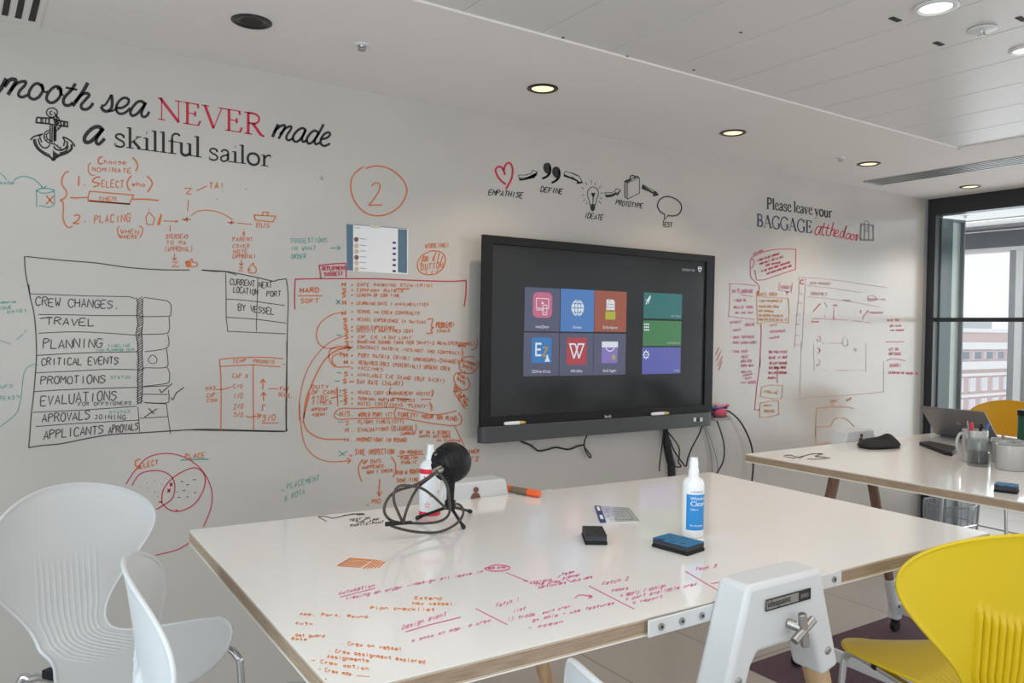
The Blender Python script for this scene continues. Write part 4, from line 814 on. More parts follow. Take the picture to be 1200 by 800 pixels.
# ------------------------------------------------------------------ lettering, decals and marker writing
GL = {}
for k, s in {
 'A': '00 26 40,12 32', 'B': '00 06 36 45 34 03,33 42 41 30 00', 'C': '45 36 16 04 02 10 30 41', 'D': '00 06 26 44 42 20 00', 'E': '46 06 00 40,03 33', 'F': '46 06 00,03 33', 'G': '45 36 16 04 02 10 30 42 43 23', 'H': '00 06,40 46,03 43', 'I': '20 26', 'J': '16 46,36 31 20 01', 'K': '00 06,46 03 40', 'L': '06 00 40', 'M': '00 06 23 46 40', 'N': '00 06 40 46', 'O': '16 04 02 10 30 42 44 36 16', 'P': '00 06 36 45 34 03', 'Q': '16 04 02 10 30 42 44 36 16,22 40', 'R': '00 06 36 45 34 03,23 40', 'S': '45 36 16 05 14 33 42 31 10 01', 'T': '06 46,26 20', 'U': '06 02 10 30 42 46', 'V': '06 20 46', 'W': '06 10 23 30 46', 'X': '06 40,00 46', 'Y': '06 23 46,23 20', 'Z': '06 46 00 40',
 '0': '16 04 02 10 30 42 44 36 16', '1': '15 26 20', '2': '05 16 36 45 44 00 40', '3': '05 16 36 45 34 14,34 43 42 30 10 01', '4': '30 36 02 42', '5': '46 06 04 34 43 41 30 01', '6': '46 14 02 10 30 42 33 13 02', '/': '10 46', '(': '37 14 12 3-1', ')': '17 34 32 1-1', '.': '20 21', ',': '20 1-1', '!': '26 22,21 20', '?': '05 16 36 45 34 23 22,21 20', '-': '03 43', "'": '26 25', '"': '16 14,36 34', ':': '24 23,21 20', '+': '03 43,25 21', '=': '04 44,02 42', '*': '13 23 24 14 13', '>': '05 43 01', '&': '40 05 16 25 01 10 42'}.items():
    GL[k] = [[(float(q[0]), float(q[1:])) for q in st.split()] for st in s.split(',')]
for k, s in {'a': '44 14 02 10 30 44 40', 'b': '06 00 20 42 24 03', 'c': '43 24 02 10 30 41', 'd': '44 14 02 10 30 41,46 40', 'e': '02 42 34 14 02 10 30 41', 'f': '46 36 24 20,04 44', 'g': '44 14 02 20 42,44 4-1 2-2 0-1', 'h': '06 00,03 24 43 40', 'i': '24 20,26 25', 'j': '34 3-1 1-2,36 35', 'k': '06 00,44 02 40', 'l': '26 21 30', 'm': '04 00,03 14 23 20,23 34 43 40', 'n': '04 00,03 24 43 40', 'o': '24 02 20 42 24', 'p': '04 0-2,03 24 42 20 01', 'q': '44 14 02 20 42,44 4-2', 'r': '04 00,02 24 44', 's': '44 14 03 42 30 00', 't': '26 21 30 40,04 44', 'u': '04 01 20 42,44 40', 'v': '04 20 44', 'w': '04 10 23 30 44', 'x': '04 40,00 44', 'y': '04 20 44,20 0-2', 'z': '04 44 00 40'}.items():
    GL[k] = [[(float(q[0]), float(q[1:])) for q in st.split()] for st in s.split(',')]
class Ink:
    """ink lying flat on one real surface (the whiteboard wall or a table top)"""
    def __init__(s, surf): s.surf = surf; s.mb = MB(); s.z = (0, 0, 1.0); s.rng = random.Random(7)
    def at(s, ox, oy, sc): s.z = (ox, oy, sc); return s
    def P(s, p): return (s.z[0]+p[0]/s.z[2], s.z[1]+p[1]/s.z[2])
    def raw(s, pts, w, closed=False):
        pts = [np.array(p, float) for p in pts]; q = [pts[0]]
        for p in pts[1:]:
            if np.linalg.norm(p-q[-1]) > .05: q.append(p)
        if len(q) < 2: q.append(q[0]+np.array((w*.7, .01)))
        n = len(q); ws = w if hasattr(w, '__len__') else None; L = []; R = []
        for i in range(n):
            a = q[(i-1) % n] if closed or i else q[0]; b = q[(i+1) % n] if closed or i < n-1 else q[-1]
            d1 = q[i]-a; d2 = b-q[i]; l1, l2 = np.linalg.norm(d1), np.linalg.norm(d2)
            d1 = d1/l1 if l1 > 1e-6 else d2/max(l2, 1e-6); d2 = d2/l2 if l2 > 1e-6 else d1
            t = d1+d2; t = t/np.linalg.norm(t) if np.linalg.norm(t) > .3 else d1
            nn = np.array((-t[1], t[0])); k = 1/max(.55, abs(np.dot(nn, (-d1[1], d1[0]))))
            hw = (w if ws is None else ws[min(int(i*len(ws)/n), len(ws)-1)])/2*k
            L.append(q[i]+nn*hw); R.append(q[i]-nn*hw)
        vs = [tuple(s.surf(*p)) for p in L+R]
        s.mb.add(vs, [(i, (i+1) % n, n+(i+1) % n, n+i) for i in range(n if closed else n-1)])
    def l(s, txt, w=1.3, closed=False):
        for part in txt.split(';'): s.raw([s.P(tuple(map(float, p.split(',')))) for p in part.split()], w, closed)
        return s
    def c(s, txt, w=1.3, closed=False, n=6):
        for part in txt.split(';'): s.raw(catmull([s.P(tuple(map(float, p.split(',')))) for p in part.split()], n, closed), w, closed)
        return s
    def fill(s, txt, curve=False):
        for part in txt.split(';'):
            P = [s.P(tuple(map(float, p.split(',')))) for p in part.split()]; P = catmull(P, 6, True) if curve else P
            s.mb.add([tuple(s.surf(*p)) for p in P], [tuple(range(len(P)))])
        return s
    def t(s, text, x0, y0, x1, y1, h, w=1.1, jit=.35, slant=.08, up=None, big=False):
        """hand lettering from baseline start to baseline end (zoom coordinates); h is the cap height"""
        a = np.array(s.P((x0, y0))); b = np.array(s.P((x1, y1))); h = (1.0 if big else .86)*h/s.z[2]; w *= 1.05 if big else .70; jit *= .8; n = len(text); d = (b-a)/max(n, 1); L = np.linalg.norm(d)
        if up is None: u = np.array((0, -1.))
        else: u = np.array(up, float)
        cw = d*(.74 if big else .63)
        for i, ch in enumerate(text):
            if ch == ' ': continue
            k = h*(1+s.rng.uniform(-.08, .08)); o = a+d*(i+.12)+u*h*s.rng.uniform(-.05, .05)
            for st in GL.get(ch, GL['-']):
                pts = []
                for gx, gy in st:
                    gx += s.rng.uniform(-jit, jit); gy += s.rng.uniform(-jit, jit)
                    pts.append(o+cw*(gx/4+slant*gy/6)+u*k*gy/6)
                s.raw(catmull(pts, 2) if len(pts) > 3 else pts, w)
        return s
    def build(s, name, m, parent, label=None, off=None):
        if off: s.mb.shift(off)
        return tag(s.mb.build(name, m, parent, smooth=0, fix=False), label)
_k = [0]
def wall_ink():
    _k[0] += 1; d = WALL_Y-.0006-.00006*_k[0]
    return Ink(lambda x, y: on_y(x, y, d))
# ---- serif alphabet: (kind, points) kinds: T thick, m medium, t thin ; trailing c = curve
SER = {
 'N': (.95, 't .14,0 .14,1;T .08,1 .80,.02;t .79,0 .79,1;t 0,.02 .28,.02;t -.02,.98 .14,.98;t .65,.98 .93,.98'),
 'E': (.74, 'T .18,0 .18,1;t .02,.98 .60,.98;m .58,1 .60,.80;t .02,.02 .62,.02;m .60,.02 .68,.25;t .18,.52 .48,.52;m .48,.41 .48,.64'),
 'V': (.86, 'T .11,1 .45,0;t .44,0 .77,1;t -.02,.98 .28,.98;t .62,.98 .92,.98'),
 'R': (.84, 'T .18,0 .18,1;t .02,.98 .30,.98;mc .18,.97 .42,.97 .58,.86 .58,.66 .44,.53 .18,.51;T .36,.52 .66,.06;m .64,.07 .80,0;t .02,.02 .34,.02'),
 'P': (.68, 'T .18,0 .18,1;t .02,.98 .30,.98;Tc .18,.97 .42,.97 .58,.85 .58,.65 .44,.50 .18,.47;t .02,.02 .34,.02'),
 'B': (.74, 'T .18,0 .18,1;t .02,.98 .36,.98;mc .18,.97 .42,.97 .56,.85 .54,.66 .40,.54 .18,.53;Tc .34,.53 .56,.46 .64,.28 .56,.08 .34,.02;t .02,.02 .36,.02'),
 'A': (.88, 't .12,0 .43,1;T .41,1 .76,0;t .22,.34 .64,.34;t -.02,.02 .26,.02;t .62,.02 .92,.02'),
 'G': (.86, 'mc .72,.80 .62,.94 .45,1 .24,.92 .09,.70 .06,.45 .13,.20 .30,.03 .50,0 .66,.05 .73,.12;T .73,.08 .73,.42;t .58,.42 .86,.42;t .73,.74 .74,.97'),
 's': (.44, 'mc .36,.46 .32,.58 .20,.62 .09,.56 .07,.45 .18,.35 .32,.27 .37,.14 .30,.03 .18,0 .06,.04;t .36,.44 .36,.60;t .04,.02 .04,.18'),
 'k': (.60, 'T .14,0 .14,1;t .02,.96 .14,1;t 0,.02 .28,.02;t .16,.26 .44,.58;t .34,.60 .55,.60;T .26,.36 .50,.04;t .40,.02 .62,.02'),
 'i': (.30, 'T .15,0 .15,.60;t .02,.56 .15,.61;t .01,.02 .29,.02;D .14,.86 .16,.86'),
 'l': (.30, 'T .15,0 .15,1;t .02,.96 .15,1;t .01,.02 .29,.02'),
 'f': (.36, 'T .16,0 .16,.70;mc .16,.68 .18,.88 .28,.99 .40,.97 .44,.90;t .02,.60 .36,.60;t .02,.02 .32,.02'),
 'u': (.58, 'Tc .14,.60 .14,.30 .15,.10 .24,.01 .34,.02 .44,.12;T .45,.02 .45,.60;t .01,.58 .14,.60;t .32,.58 .45,.60;t .45,.02 .58,.04'),
 'a': (.50, 'mc .09,.48 .14,.58 .24,.62 .35,.55 .36,.40;T .36,.45 .36,.10;mc .36,.36 .20,.31 .08,.20 .08,.07 .16,0 .26,.03 .36,.14;t .36,.08 .42,0 .52,.05'),
 'o': (.58, 'Tc .29,.62 .14,.55 .07,.40 .07,.22 .14,.07 .29,0 .44,.07 .51,.22 .51,.40 .44,.55 .29,.62'),
 'r': (.44, 'T .15,0 .15,.60;t .02,.56 .15,.61;t .01,.02 .32,.02;mc .16,.40 .24,.54 .33,.61 .42,.58;D .40,.54 .42,.54'),
 'e': (.50, 't .08,.36 .42,.38;mc .42,.38 .38,.54 .27,.62 .14,.55 .07,.36 .11,.13 .25,.01 .38,.04 .46,.14'),
 'v': (.54, 'T .09,.60 .27,0;t .27,0 .45,.60;t -.02,.59 .22,.59;t .36,.59 .56,.59'),
 'y': (.54, 'T .09,.60 .28,.04;tc .46,.60 .28,.06 .19,-.20 .06,-.28;t -.02,.59 .22,.59;t .36,.59 .56,.59;D .05,-.25 .07,-.25')}
def serif(ink, word, x0, y0, x1, y1, h, k=1.0):
    """word between two baseline points in photo pixels; h cap height px"""
    tot = sum(SER[c][0] for c in word); a = np.array((x0, y0)); d = (np.array((x1, y1))-a)/tot; u = np.array((.0, -1.))*h; x = 0
    for ch in word:
        adv, body = SER[ch]
        for st in body.split(';'):
            kind, *pts = st.split(); wd = {'T': .135, 'm': .095, 't': .05, 'D': .16}[kind[0]]*h*k
            P = [a+d*(x+float(p.split(',')[0]))+u*float(p.split(',')[1]) for p in pts]
            ink.raw(catmull(P, 5) if kind.endswith('c') else P, wd)
        x += adv
# ---- large quotation on the left
q = wall_ink(); q.at(0, 80, 10)
q.c('-20,275 25,215 75,118', 5.2).c('50,215 110,140 160,128 185,150 150,220 92,310', 4.6).c('120,265 190,185 255,155 300,160 290,200 230,265 218,315 260,338 330,310', 3.6)
q.c('505,255 485,205 435,178 385,205 342,275 345,335 395,362 455,335 500,265 495,205 468,190', 3.6).c('505,258 530,280 560,268', 2.4)
q.c('712,310 715,250 680,215 630,222 575,275 545,340 565,390 620,402 680,360 712,300 700,240 665,240', 3.6).c('715,310 745,312', 2.4)
q.c('885,178 835,255 760,335 742,390 765,430 815,432 855,400', 3.8).l('770,225 905,252', 2.6)
q.c('1030,168 960,290 850,442', 4.4).c('875,395 950,315 1010,292 1045,315 1000,370 952,430 965,475 1020,478 1065,445 1092,405', 3.6)
q.at(110, 90, 10).c('85,335 130,330 175,265 205,208', 2.6).c('205,208 215,285 208,360 165,402 112,392 84,345', 3.8).c('165,402 215,400 262,370', 2.2)
q.c('258,362 330,362 395,320 408,270 365,245 310,270 268,330 265,395 305,432 365,420 430,365', 3.2)
q.c('590,312 558,286 505,300 445,370 428,425 455,455 510,430 570,360 610,300', 3.4).c('610,300 565,400 560,450 590,470 625,450 648,408', 3.2)
q.at(280, 120, 10).c('460,255 425,330 393,405', 3.6).c('408,350 475,285 535,268 530,310 465,425', 3.0).c('480,375 545,305 605,280 610,310 560,390 560,430 590,442 640,415', 2.8)
q.c('780,322 740,300 680,335 635,400 645,450 690,455 745,400 785,315', 3.0).c('785,315 742,410 750,460 800,440', 2.8)
q.c('925,350 885,330 830,370 795,435 815,480 865,460 930,370 993,255', 3.0).c('940,350 890,440 900,488 950,472', 2.8)
q.c('955,430 1025,418 1068,378 1050,350 1000,372 960,435 965,490 1010,508 1068,480', 2.8)
q.at(90, 130, 10).c('300,225 265,188 205,192 135,245 90,315 105,365 165,355 240,285 312,205', 4.6).c('312,205 240,305 228,365 262,386 328,322', 4.0)
serif(q, 'skillful', 133.6, 171.2, 236.5, 184.6, 24.2); serif(q, 'sailor', 244.2, 186.8, 318, 195.6, 21.8)
q.build('quote_lettering', M['vinyl'], wall_back, 'black script and serif wall lettering "mooth sea ... made a skillful sailor"')
q = wall_ink(); serif(q, 'NEVER', 185.2, 139.8, 311, 160.2, 25.6, .95); q.build('quote_lettering', M['vred'], wall_back, 'crimson serif capitals NEVER on the wall')
# ---- anchor
q = wall_ink().at(20, 115, 10)
q.c('410,115 360,130 345,175 375,215 420,222 465,195 470,150 435,118', 1.5, True).c('410,150 385,165 390,190 415,195', 1.5)
q.l('230,225 375,235 375,300 225,285 230,225', 2.0).l('280,230 280,290;300,232 300,292;340,236 335,300', 1.4).l('375,235 420,230 470,255;375,302 470,318;480,262 590,280 592,335 485,320', 1.9).l('545,275 545,328;560,278 560,330', 1.4)
q.c('430,165 480,225 500,265 520,310 500,350 455,385', 1.5).c('445,195 470,240 480,300 460,330', 1.3).l('490,255 470,275;505,280 480,300;512,310 485,330;500,345 470,350', 1.2)
q.fill('420,240 470,250 485,310 440,310').l('388,318 388,520;412,318 408,520;440,318 440,510;455,330 455,500', 1.6).fill('425,330 447,330 445,500 425,500')
q.c('385,375 335,395 315,440 330,490 385,530 440,540 500,585 540,610', 1.5).c('385,400 350,420 345,450 365,485 420,515', 1.3).l('330,420 352,432;322,455 346,458;340,490 362,478;430,535 440,520;470,560 480,545;500,580 512,566', 1.2)
q.c('155,490 200,450 300,420', 1.9).l('300,420 262,440 290,520', 1.6).c('195,480 210,540 250,600 330,660 390,690 425,732', 2.6).c('250,470 262,530 300,575 350,580 385,545', 1.8).c('215,475 240,560 300,620 390,665', 1.2)
q.c('680,565 640,510 580,470 535,455', 1.9).l('535,455 560,500 545,560', 1.8).c('640,540 635,595 580,640 500,670 450,700 425,732', 3.0).c('430,560 450,595 510,610 560,590 590,545 580,500', 2.0).c('600,560 570,620 500,645', 2.0)
q.fill('418,590 430,620 480,655 520,650 450,690 425,732 418,690')
q.build('anchor_decal', M['vinyl'], wall_back, 'black line drawing of a rope-wound anchor on the wall')
# ---- empathise > define > ideate > prototype > test
q = wall_ink().at(560, 180, 10)
q.c('328,358 275,320 225,250 208,190 235,155 275,160 305,205 318,248', 2.3).c('305,195 320,140 355,108 390,125 408,195 395,290 355,370 328,415', 2.3)
q.build('process_decal', M['vred'], wall_back, 'red hand drawn heart outline above the screen')
q = wall_ink().at(560, 180, 10)
def arrow(q, body, shade): q.l(body, .75).fill(shade)
arrow(q, '475,255 485,285 560,282 640,262 655,285 698,212 640,195 632,228 560,250 475,250', '478,285 490,318 560,308 650,270 660,288 700,215 690,255 655,285 640,268 560,292 490,290')
arrow(q, '1015,225 1030,205 1100,228 1170,262 1185,262;1015,225 1010,262 1090,290 1160,322', '1005,262 1012,240 1090,272 1170,308 1200,345 1155,355 1165,322 1090,296 1008,268')
q.fill('812,105 775,125 768,175 785,215 815,235 845,215 860,165 845,120', True).c('848,150 850,210 820,260 755,292', 2.4).fill('830,225 852,190 845,240 800,285 752,298 752,280 790,268')
q.fill('915,150 880,170 870,220 890,265 920,285 950,262 968,210 950,165', True).c('955,195 958,260 925,310 865,342', 2.4).fill('935,275 960,240 950,290 905,335 862,348 862,332 895,318')
q.t('EMPATHISE', 118, 478, 528, 520, 62, 1.05, .12, .5, big=True).t('DEFINE', 728, 445, 992, 472, 58, 1.05, .12, .5, big=True)
q.at(670, 190, 8.571)
q.l('0,105 75,140;0,150 60,190', .9).fill('0,150 60,190 55,215 105,212 108,195 70,195 0,140').l('75,140 108,205 55,215', .9)
q.c('180,430 178,390 160,345 160,295 190,255 225,250 258,275 268,320 250,370 240,430', .9).l('192,312 235,312 215,345 212,430;200,320 228,345;212,352 222,352;212,370 222,370', .9).fill('198,312 235,315 225,345 205,345')
q.fill('185,430 237,430 232,475 215,495 200,490 188,470').l('185,425 240,425', .9)
q.l('195,180 198,215;240,205 232,230;295,240 272,262;290,315 315,308;280,355 302,370;270,390 298,415;155,400 145,425;138,375 115,390;105,332 128,328;98,252 122,270;138,200 152,230', .7)
q.l('330,305 340,330 400,325 445,305 455,315 492,280 445,265 440,290 400,308 330,305', .8).fill('335,330 345,355 400,350 450,325 458,340 495,285 455,315 445,308 400,328 340,332')
q.l('530,190 560,210 680,155 650,140 530,190;530,190 530,350 560,370 560,210;680,155 680,310 560,370;545,200 545,360', .8).fill('530,190 590,168 610,175 560,205').c('585,160 590,140 615,132 640,150 620,165', 1.3).l('640,150 660,140 660,160', 1.2)
q.l('710,225 850,300;708,245 705,265;850,300 870,330 815,340', .9).fill('705,245 712,228 760,262 820,300 825,290 850,300 868,330 815,342 818,318 760,290 706,268')
q.c('935,525 885,490 862,435 885,375 950,345 1030,362 1090,410 1102,470 1070,525 1005,540 970,532', 1.5).l('970,532 925,585 935,525', 1.3)
q.t('IDEATE', 122, 558, 315, 582, 52, .95, .12, .5, big=True).t('PROTOTYPE', 438, 425, 712, 462, 48, .95, .12, .5, big=True).t('TEST', 905, 645, 1008, 658, 48, .95, .12, .3, big=True)
q.build('process_decal', M['vinyl'], wall_back, 'black arrows, quote marks, bulb, box and speech bubble decal with hand lettered captions')
# ---- please leave your baggage at the door
q = wall_ink(); serif(q, 'Please', 898, 244.6, 927.6, 248.2, 13.2, 1.0); serif(q, 'leave', 930, 248.4, 952.2, 251.6, 12.8, 1.0); serif(q, 'your', 954.6, 252, 975, 255.2, 12.6, 1.0)
q.build('baggage_lettering', M['vinyl'], wall_back, 'black serif words Please leave your')
q = wall_ink(); serif(q, 'BAGGAGE', 886.4, 265, 952, 273.4, 14.8, .95); q.build('baggage_lettering', M['vnavy'], wall_back, 'navy serif capitals BAGGAGE')
q = wall_ink().at(880, 220, 8)
q.c('652,368 630,362 606,395 602,432 622,440 645,405 662,368', 1.2).c('662,368 645,425 660,445', 1.1).c('692,325 668,410 675,445 690,440', 1.2).l('650,362 705,372', 1.0)
q.c('728,340 708,420 715,448 730,440', 1.2).l('698,372 748,380', 1.0).l('776,322 740,452', 1.3).c('750,415 772,388 786,395 770,445 790,452', 1.1).c('788,432 815,420 818,400 800,402 785,438 800,462 825,448', 1.1)
q.c('872,415 852,410 835,445 845,470 872,440 896,355', 1.2).c('896,355 868,450 888,478', 1.1).c('922,428 905,430 893,462 905,482 926,462 930,435 918,425', 1.1).c('962,438 944,440 932,470 945,488 965,470 970,445 956,436', 1.1).c('985,430 990,470 972,492', 1.2).c('982,462 1000,440 1004,460 988,492 1002,490', 1.0)
q.build('baggage_lettering', M['vred'], wall_back, 'crimson script words at the door')
q = wall_ink().at(880, 220, 8)
q.l('1030,335 1150,350 1150,495 1022,490 1030,335', 1.0).l('1040,345 1140,358 1140,485 1032,480 1040,345', .6).c('1060,338 1072,312 1098,316 1105,342', .9).l('1062,342 1058,490;1072,344 1068,490;1102,348 1100,492;1112,348 1110,492', .6).c('1075,365 1070,395 1088,412 1102,392 1085,362', .7).l('1080,400 1095,370', .6).l('1024,360 1040,345;1022,470 1035,482;1150,370 1140,358;1150,478 1140,485', 1.0)
q.build('suitcase_decal', M['vgrey'], wall_back, 'grey line drawing of a strapped suitcase')

# ---- orange notes upper left
q = wall_ink().at(90, 180, 10)
q.c('300,35 262,50 252,95 275,122 305,112', 1.6).t('hoose', 315, 112, 585, 126, 55, 1.2).c('165,108 135,140 138,210 165,245 210,255', 1.2).t('NOMINATE', 172, 205, 650, 225, 58, 1.3, .4).c('652,42 695,90 712,150 690,208', 1.6)
q.l('25,262 20,378', 1.7).l('85,368 95,370', 1.7).c('275,280 230,275 182,325 262,348 250,372 192,390', 1.5).t('ELECT', 285, 388, 560, 402, 90, 1.5, .3).c('640,255 592,330 600,400 630,435', 1.5).t('who', 640, 382, 810, 388, 62, 1.3).c('822,262 870,310 882,365 830,450', 1.6)
q.l('-80,515 0,518 120,512', 1.6).l('150,440 665,485 618,592 135,555 130,515 150,440', 1.4).l('140,548 620,590', 2.0).l('655,535 800,532 960,548', 1.7).t('THEN', 248, 552, 470, 552, 52, 1.2)
q.c('-30,730 5,715 35,735 10,785 -40,815 30,818', 1.5).l('88,795 98,797', 1.6).t('PLACING', 200, 815, 640, 790, 100, 1.5, .3).l('845,682 808,745 822,830 895,830 912,755 845,682', 1.1).l('838,648 848,655', 1.4).fill('985,705 1000,715 975,835 940,838 960,760')
q.at(0, 190, 10).c('808,112 770,118 728,185 728,265 775,335 780,385 745,430 708,442 738,475 742,560 738,650 765,730 805,765 848,750', 1.5).l('540,390 625,490;625,395 542,492', 1.5)
q.at(180, 200, 6.667).l('75,392 185,395;172,385 188,396 172,404', 1.0).l('222,375 245,385 262,362 262,402;240,382 290,378', 1.5).l('240,135 295,138 255,180 295,182', 1.3).l('335,155 415,120', 1.2).t('TA!', 430, 140, 560, 140, 55, 1.6).l('272,228 265,315', 1.0).c('295,352 340,318 420,308 510,325 575,355 618,382', 1.1).l('578,400 600,412 612,392 612,420;600,404 635,405', 1.4).l('655,408 770,420', 1.0).l('128,425 130,475', 1.0)
q.l('490,220 496,224;718,140 726,146;538,158 542,160', 1.5).l('785,345 955,355 930,400 795,385 785,345;850,345 855,322 898,325 890,350', 1.3).t('BUS', 798, 442, 915, 445, 40, 1.2).l('700,455 706,457', 1.3).fill('695,475 714,475 714,505 695,505')
q.t('OVERSEAS', 95, 530, 275, 528, 38, 1.1).t('TO MA', 95, 575, 262, 575, 30, 1.1).t('(APPROVAL)', 85, 630, 308, 628, 40, 1.1).l('162,645 165,695;145,680 165,698 180,680', 1.1).l('145,715 188,712 145,750 200,748', 1.3)
q.c('250,710 280,705 300,690 305,712 335,718 338,745 265,748 250,710', 1.3).fill('252,712 292,708 296,745 262,746')
q.t('PARENT', 615, 550, 780, 550, 34, 1.1).t('COVER', 615, 602, 755, 602, 32, 1.1).t('NOTE', 620, 642, 740, 642, 28, 1.1).t('(APPROVAL)', 612, 684, 798, 682, 36, 1.1).l('685,695 685,738;668,722 685,740 700,722', 1.1).l('668,755 695,755 668,782 700,782', 1.2).c('740,765 755,745 778,722 785,745 800,760 795,795 745,795 740,765', 1.2).l('742,770 760,768;742,780 762,780', 1.0)
q.at(0, 180, 4).c('558,340 550,355 555,380 562,392', 1.2).t('WHEN', 562, 372, 655, 378, 22, 1.2).t('WHERE', 560, 396, 650, 400, 20, 1.2).c('652,338 668,350 665,375 655,395', 1.3)
q.build('marker_writing', M['orange'], wall_back, 'orange select and placing notes with a curly brace')
# ---- green notes
q = wall_ink().at(0, 190, 10)
q.l('-20,110 20,140 80,205', .9).c('162,212 220,175 300,168 390,195 450,240 495,295', 1.0).l('485,280 495,297 520,300 545,275', 1.0).c('425,330 480,310 560,308 630,325 590,352 500,362 425,335', 1.1).l('425,335 430,440 428,530', .8).l('635,320 640,490', 1.0).c('455,505 580,525 640,495', .9).t('TRADE', -60, 258, 180, 258, 32, 1.1)
q.at(330, 180, 5).t('SUGGESTIONS', 52, 522, 270, 520, 30, .9).t('IN WHAT', 52, 568, 205, 566, 28, .9).t('ORDER.', 55, 615, 165, 612, 28, 1.0).l('285,553 340,553;325,540 345,553 325,566', 1.0)
q.at(20, 330, 6).t('TIMELINE', 635, 462, 800, 458, 22, .8).t('VIEW PLANNING TEAM', 555, 488, 825, 484, 18, .8).t('STATUS', 655, 684, 800, 680, 24, .8).t('STATUS', 645, 930, 800, 922, 24, .8)
q.c('148,590 120,580 70,605 45,660 35,750 20,850 -10,930 -120,1020', .8).l('-130,410 -40,440;0,405 40,370;50,360 66,335', .7).t('AREAS?', -160, 830, 20, 828, 30, .9).t('INFO', -160, 760, -25, 740, 26, .9)
q.at(0, 330, 3.478).t('INFORMATION', -20, 90, 66, 86, 8, .8).t('(DUE', -5, 114, 50, 108, 12, .9).t('DATE)', 28, 128, 112, 122, 12, .9)
q.at(330, 460, 5).l('345,135 318,122;330,172 360,170;335,340 370,370;385,342 335,372', .9).l('-2,570 15,575', 1.0).t('PLACEMENT', 30, 565, 225, 510, 36, .9).t('X ROTA', 15, 640, 140, 588, 36, .9)
q.at(330, 320, 5).l('318,155 345,182;345,155 320,182;322,362 352,365;325,582 352,585;310,630 340,632;340,685 355,687;338,720 355,718;342,748 358,750', 1.2)
q.at(130, 520, 5.714).l('468,108 655,102', 1.4)
q.build('marker_writing', M['green'], wall_back, 'teal marker notes, arrow and cylinder')
# ---- big black crew table
q = wall_ink().at(0, 180, 4)
q.c('890,545 760,544 600,533 450,512 300,500 180,488 120,483 116,500 120,560 140,660', 1.3).c('945,545 1050,552 1110,568', 1.2)
q.at(0, 330, 3.333).c('112,10 118,60 132,120 140,200 142,300 132,430 122,520 116,600 112,648', 1.3).c('112,648 160,640 240,632 340,612 440,596 550,590 660,583 800,576 960,580 1110,584', 1.4)
q.at(20, 330, 6)
q.l('95,85 300,92 500,100 790,105 830,118;890,110 1000,125 1060,135', .9).c('1060,135 1082,165 1080,225 1062,242 890,245 830,238 600,238 350,232 150,230', .9)
q.c('1068,248 1072,300 1068,345 1040,365 900,370 820,374 650,362 400,352 150,362', .9).c('1060,372 1068,420 1062,455 1020,475 900,492', .9).l('850,492 600,495 350,505 140,518', 1.0).c('1050,470 1058,530 1048,600 900,605 870,618 650,615 400,628 130,640', .9).c('1055,602 1072,640 1070,690 1050,715 890,735', .9).l('845,742 500,752 280,762 120,772', 1.0)
q.l('1000,755 1015,780 1090,715;1080,815 1095,830 1120,780 1175,742', 1.2).c('925,540 950,515 980,535 980,565 950,575 925,560', .8, True)
q.l('838,110 850,160 842,235 850,300 835,370 850,440 852,500 855,560 848,640 850,720 850,860', 1.0).l('885,115 880,200 885,280 875,360 882,440 878,520 885,600 880,680 882,760 870,860', 1.0)
for k in range(46):
    y = 118+k*16.2; q.l(f'{842+q.rng.uniform(-4,4):.0f},{y+14:.0f} {882+q.rng.uniform(-4,4):.0f},{y-12:.0f}', 1.0)
q.t('CREW CHANGES.', 125, 165, 722, 192, 54, 1.15, .25, big=True).t('TRAVEL', 195, 302, 550, 310, 50, 1.15, .25, big=True).l('160,258 240,250', 1.1).t('PLANNING', 178, 468, 605, 460, 62, 1.15, .25, big=True).t('CRITICAL EVENTS', 168, 588, 715, 578, 48, 1.15, .25, big=True).t('PROMOTIONS', 162, 718, 625, 710, 52, 1.15, .25, big=True)
q.at(20, 430, 6).t('EVALUATIONS', 160, 270, 705, 230, 66, 1.15, .25, big=True).t('FOR OFFSIGNERS', 428, 272, 808, 264, 26, 1.0, .3).t('APROVALS', 172, 390, 515, 368, 58, 1.15, .25, big=True).t('JOINING', 540, 365, 770, 368, 36, 1.1, .25).t('APPLICANTS', 182, 508, 610, 466, 58, 1.15, .25, big=True).t('APROVALS', 640, 468, 855, 440, 48, 1.1, .25, big=True)
q.l('112,318 500,300 840,275;130,418 350,400 860,372;890,250 1050,258;880,190 1060,192;870,140 1060,130', .9).c('1065,160 1068,220 1050,252 900,250', 1.0).l('850,280 862,460;1050,260 1062,350 1078,468;862,360 1060,348', .8).l('895,352 985,292;925,290 965,330', 1.2)
q.at(225, 300, 10).c('115,162 250,178 390,180 560,208 760,250 950,292 1000,280 1105,265', 1.2).c('1105,265 1125,420 1128,600 1120,800 1108,1400 1100,1780 1105,2050', 1.1).l('395,200 400,500 400,720 420,880', .9).l('770,260 765,520 755,800 755,880', .8).l('395,502 600,515 770,535 1088,578;400,715 760,740 1105,785;410,880 1100,910', .9)
q.t('CURRENT', 440, 330, 740, 358, 70, .9, .25, big=True).t('LOCATION', 482, 425, 775, 455, 66, .9, .25, big=True).t('NEXT', 780, 370, 940, 372, 66, .9, .25, big=True).t('PORT', 870, 470, 1045, 470, 60, .9, .25, big=True).t('BY VESSEL', 535, 630, 965, 690, 70, 1.0, .25, big=True)
q.at(225, 400, 6.667).l('740,0 742,300 738,680', 1.0).c('738,680 730,700 600,702 400,698 200,695 0,690', 1.4)
q.at(130, 520, 5.714).l('465,252 485,252;548,240 570,240;505,274 525,272;480,312 500,310;555,326 572,325;445,360 465,358;505,356 520,354;440,322 446,322', .9)
q.build('marker_writing', M['black'], wall_back, 'large black crew table with hatched column')
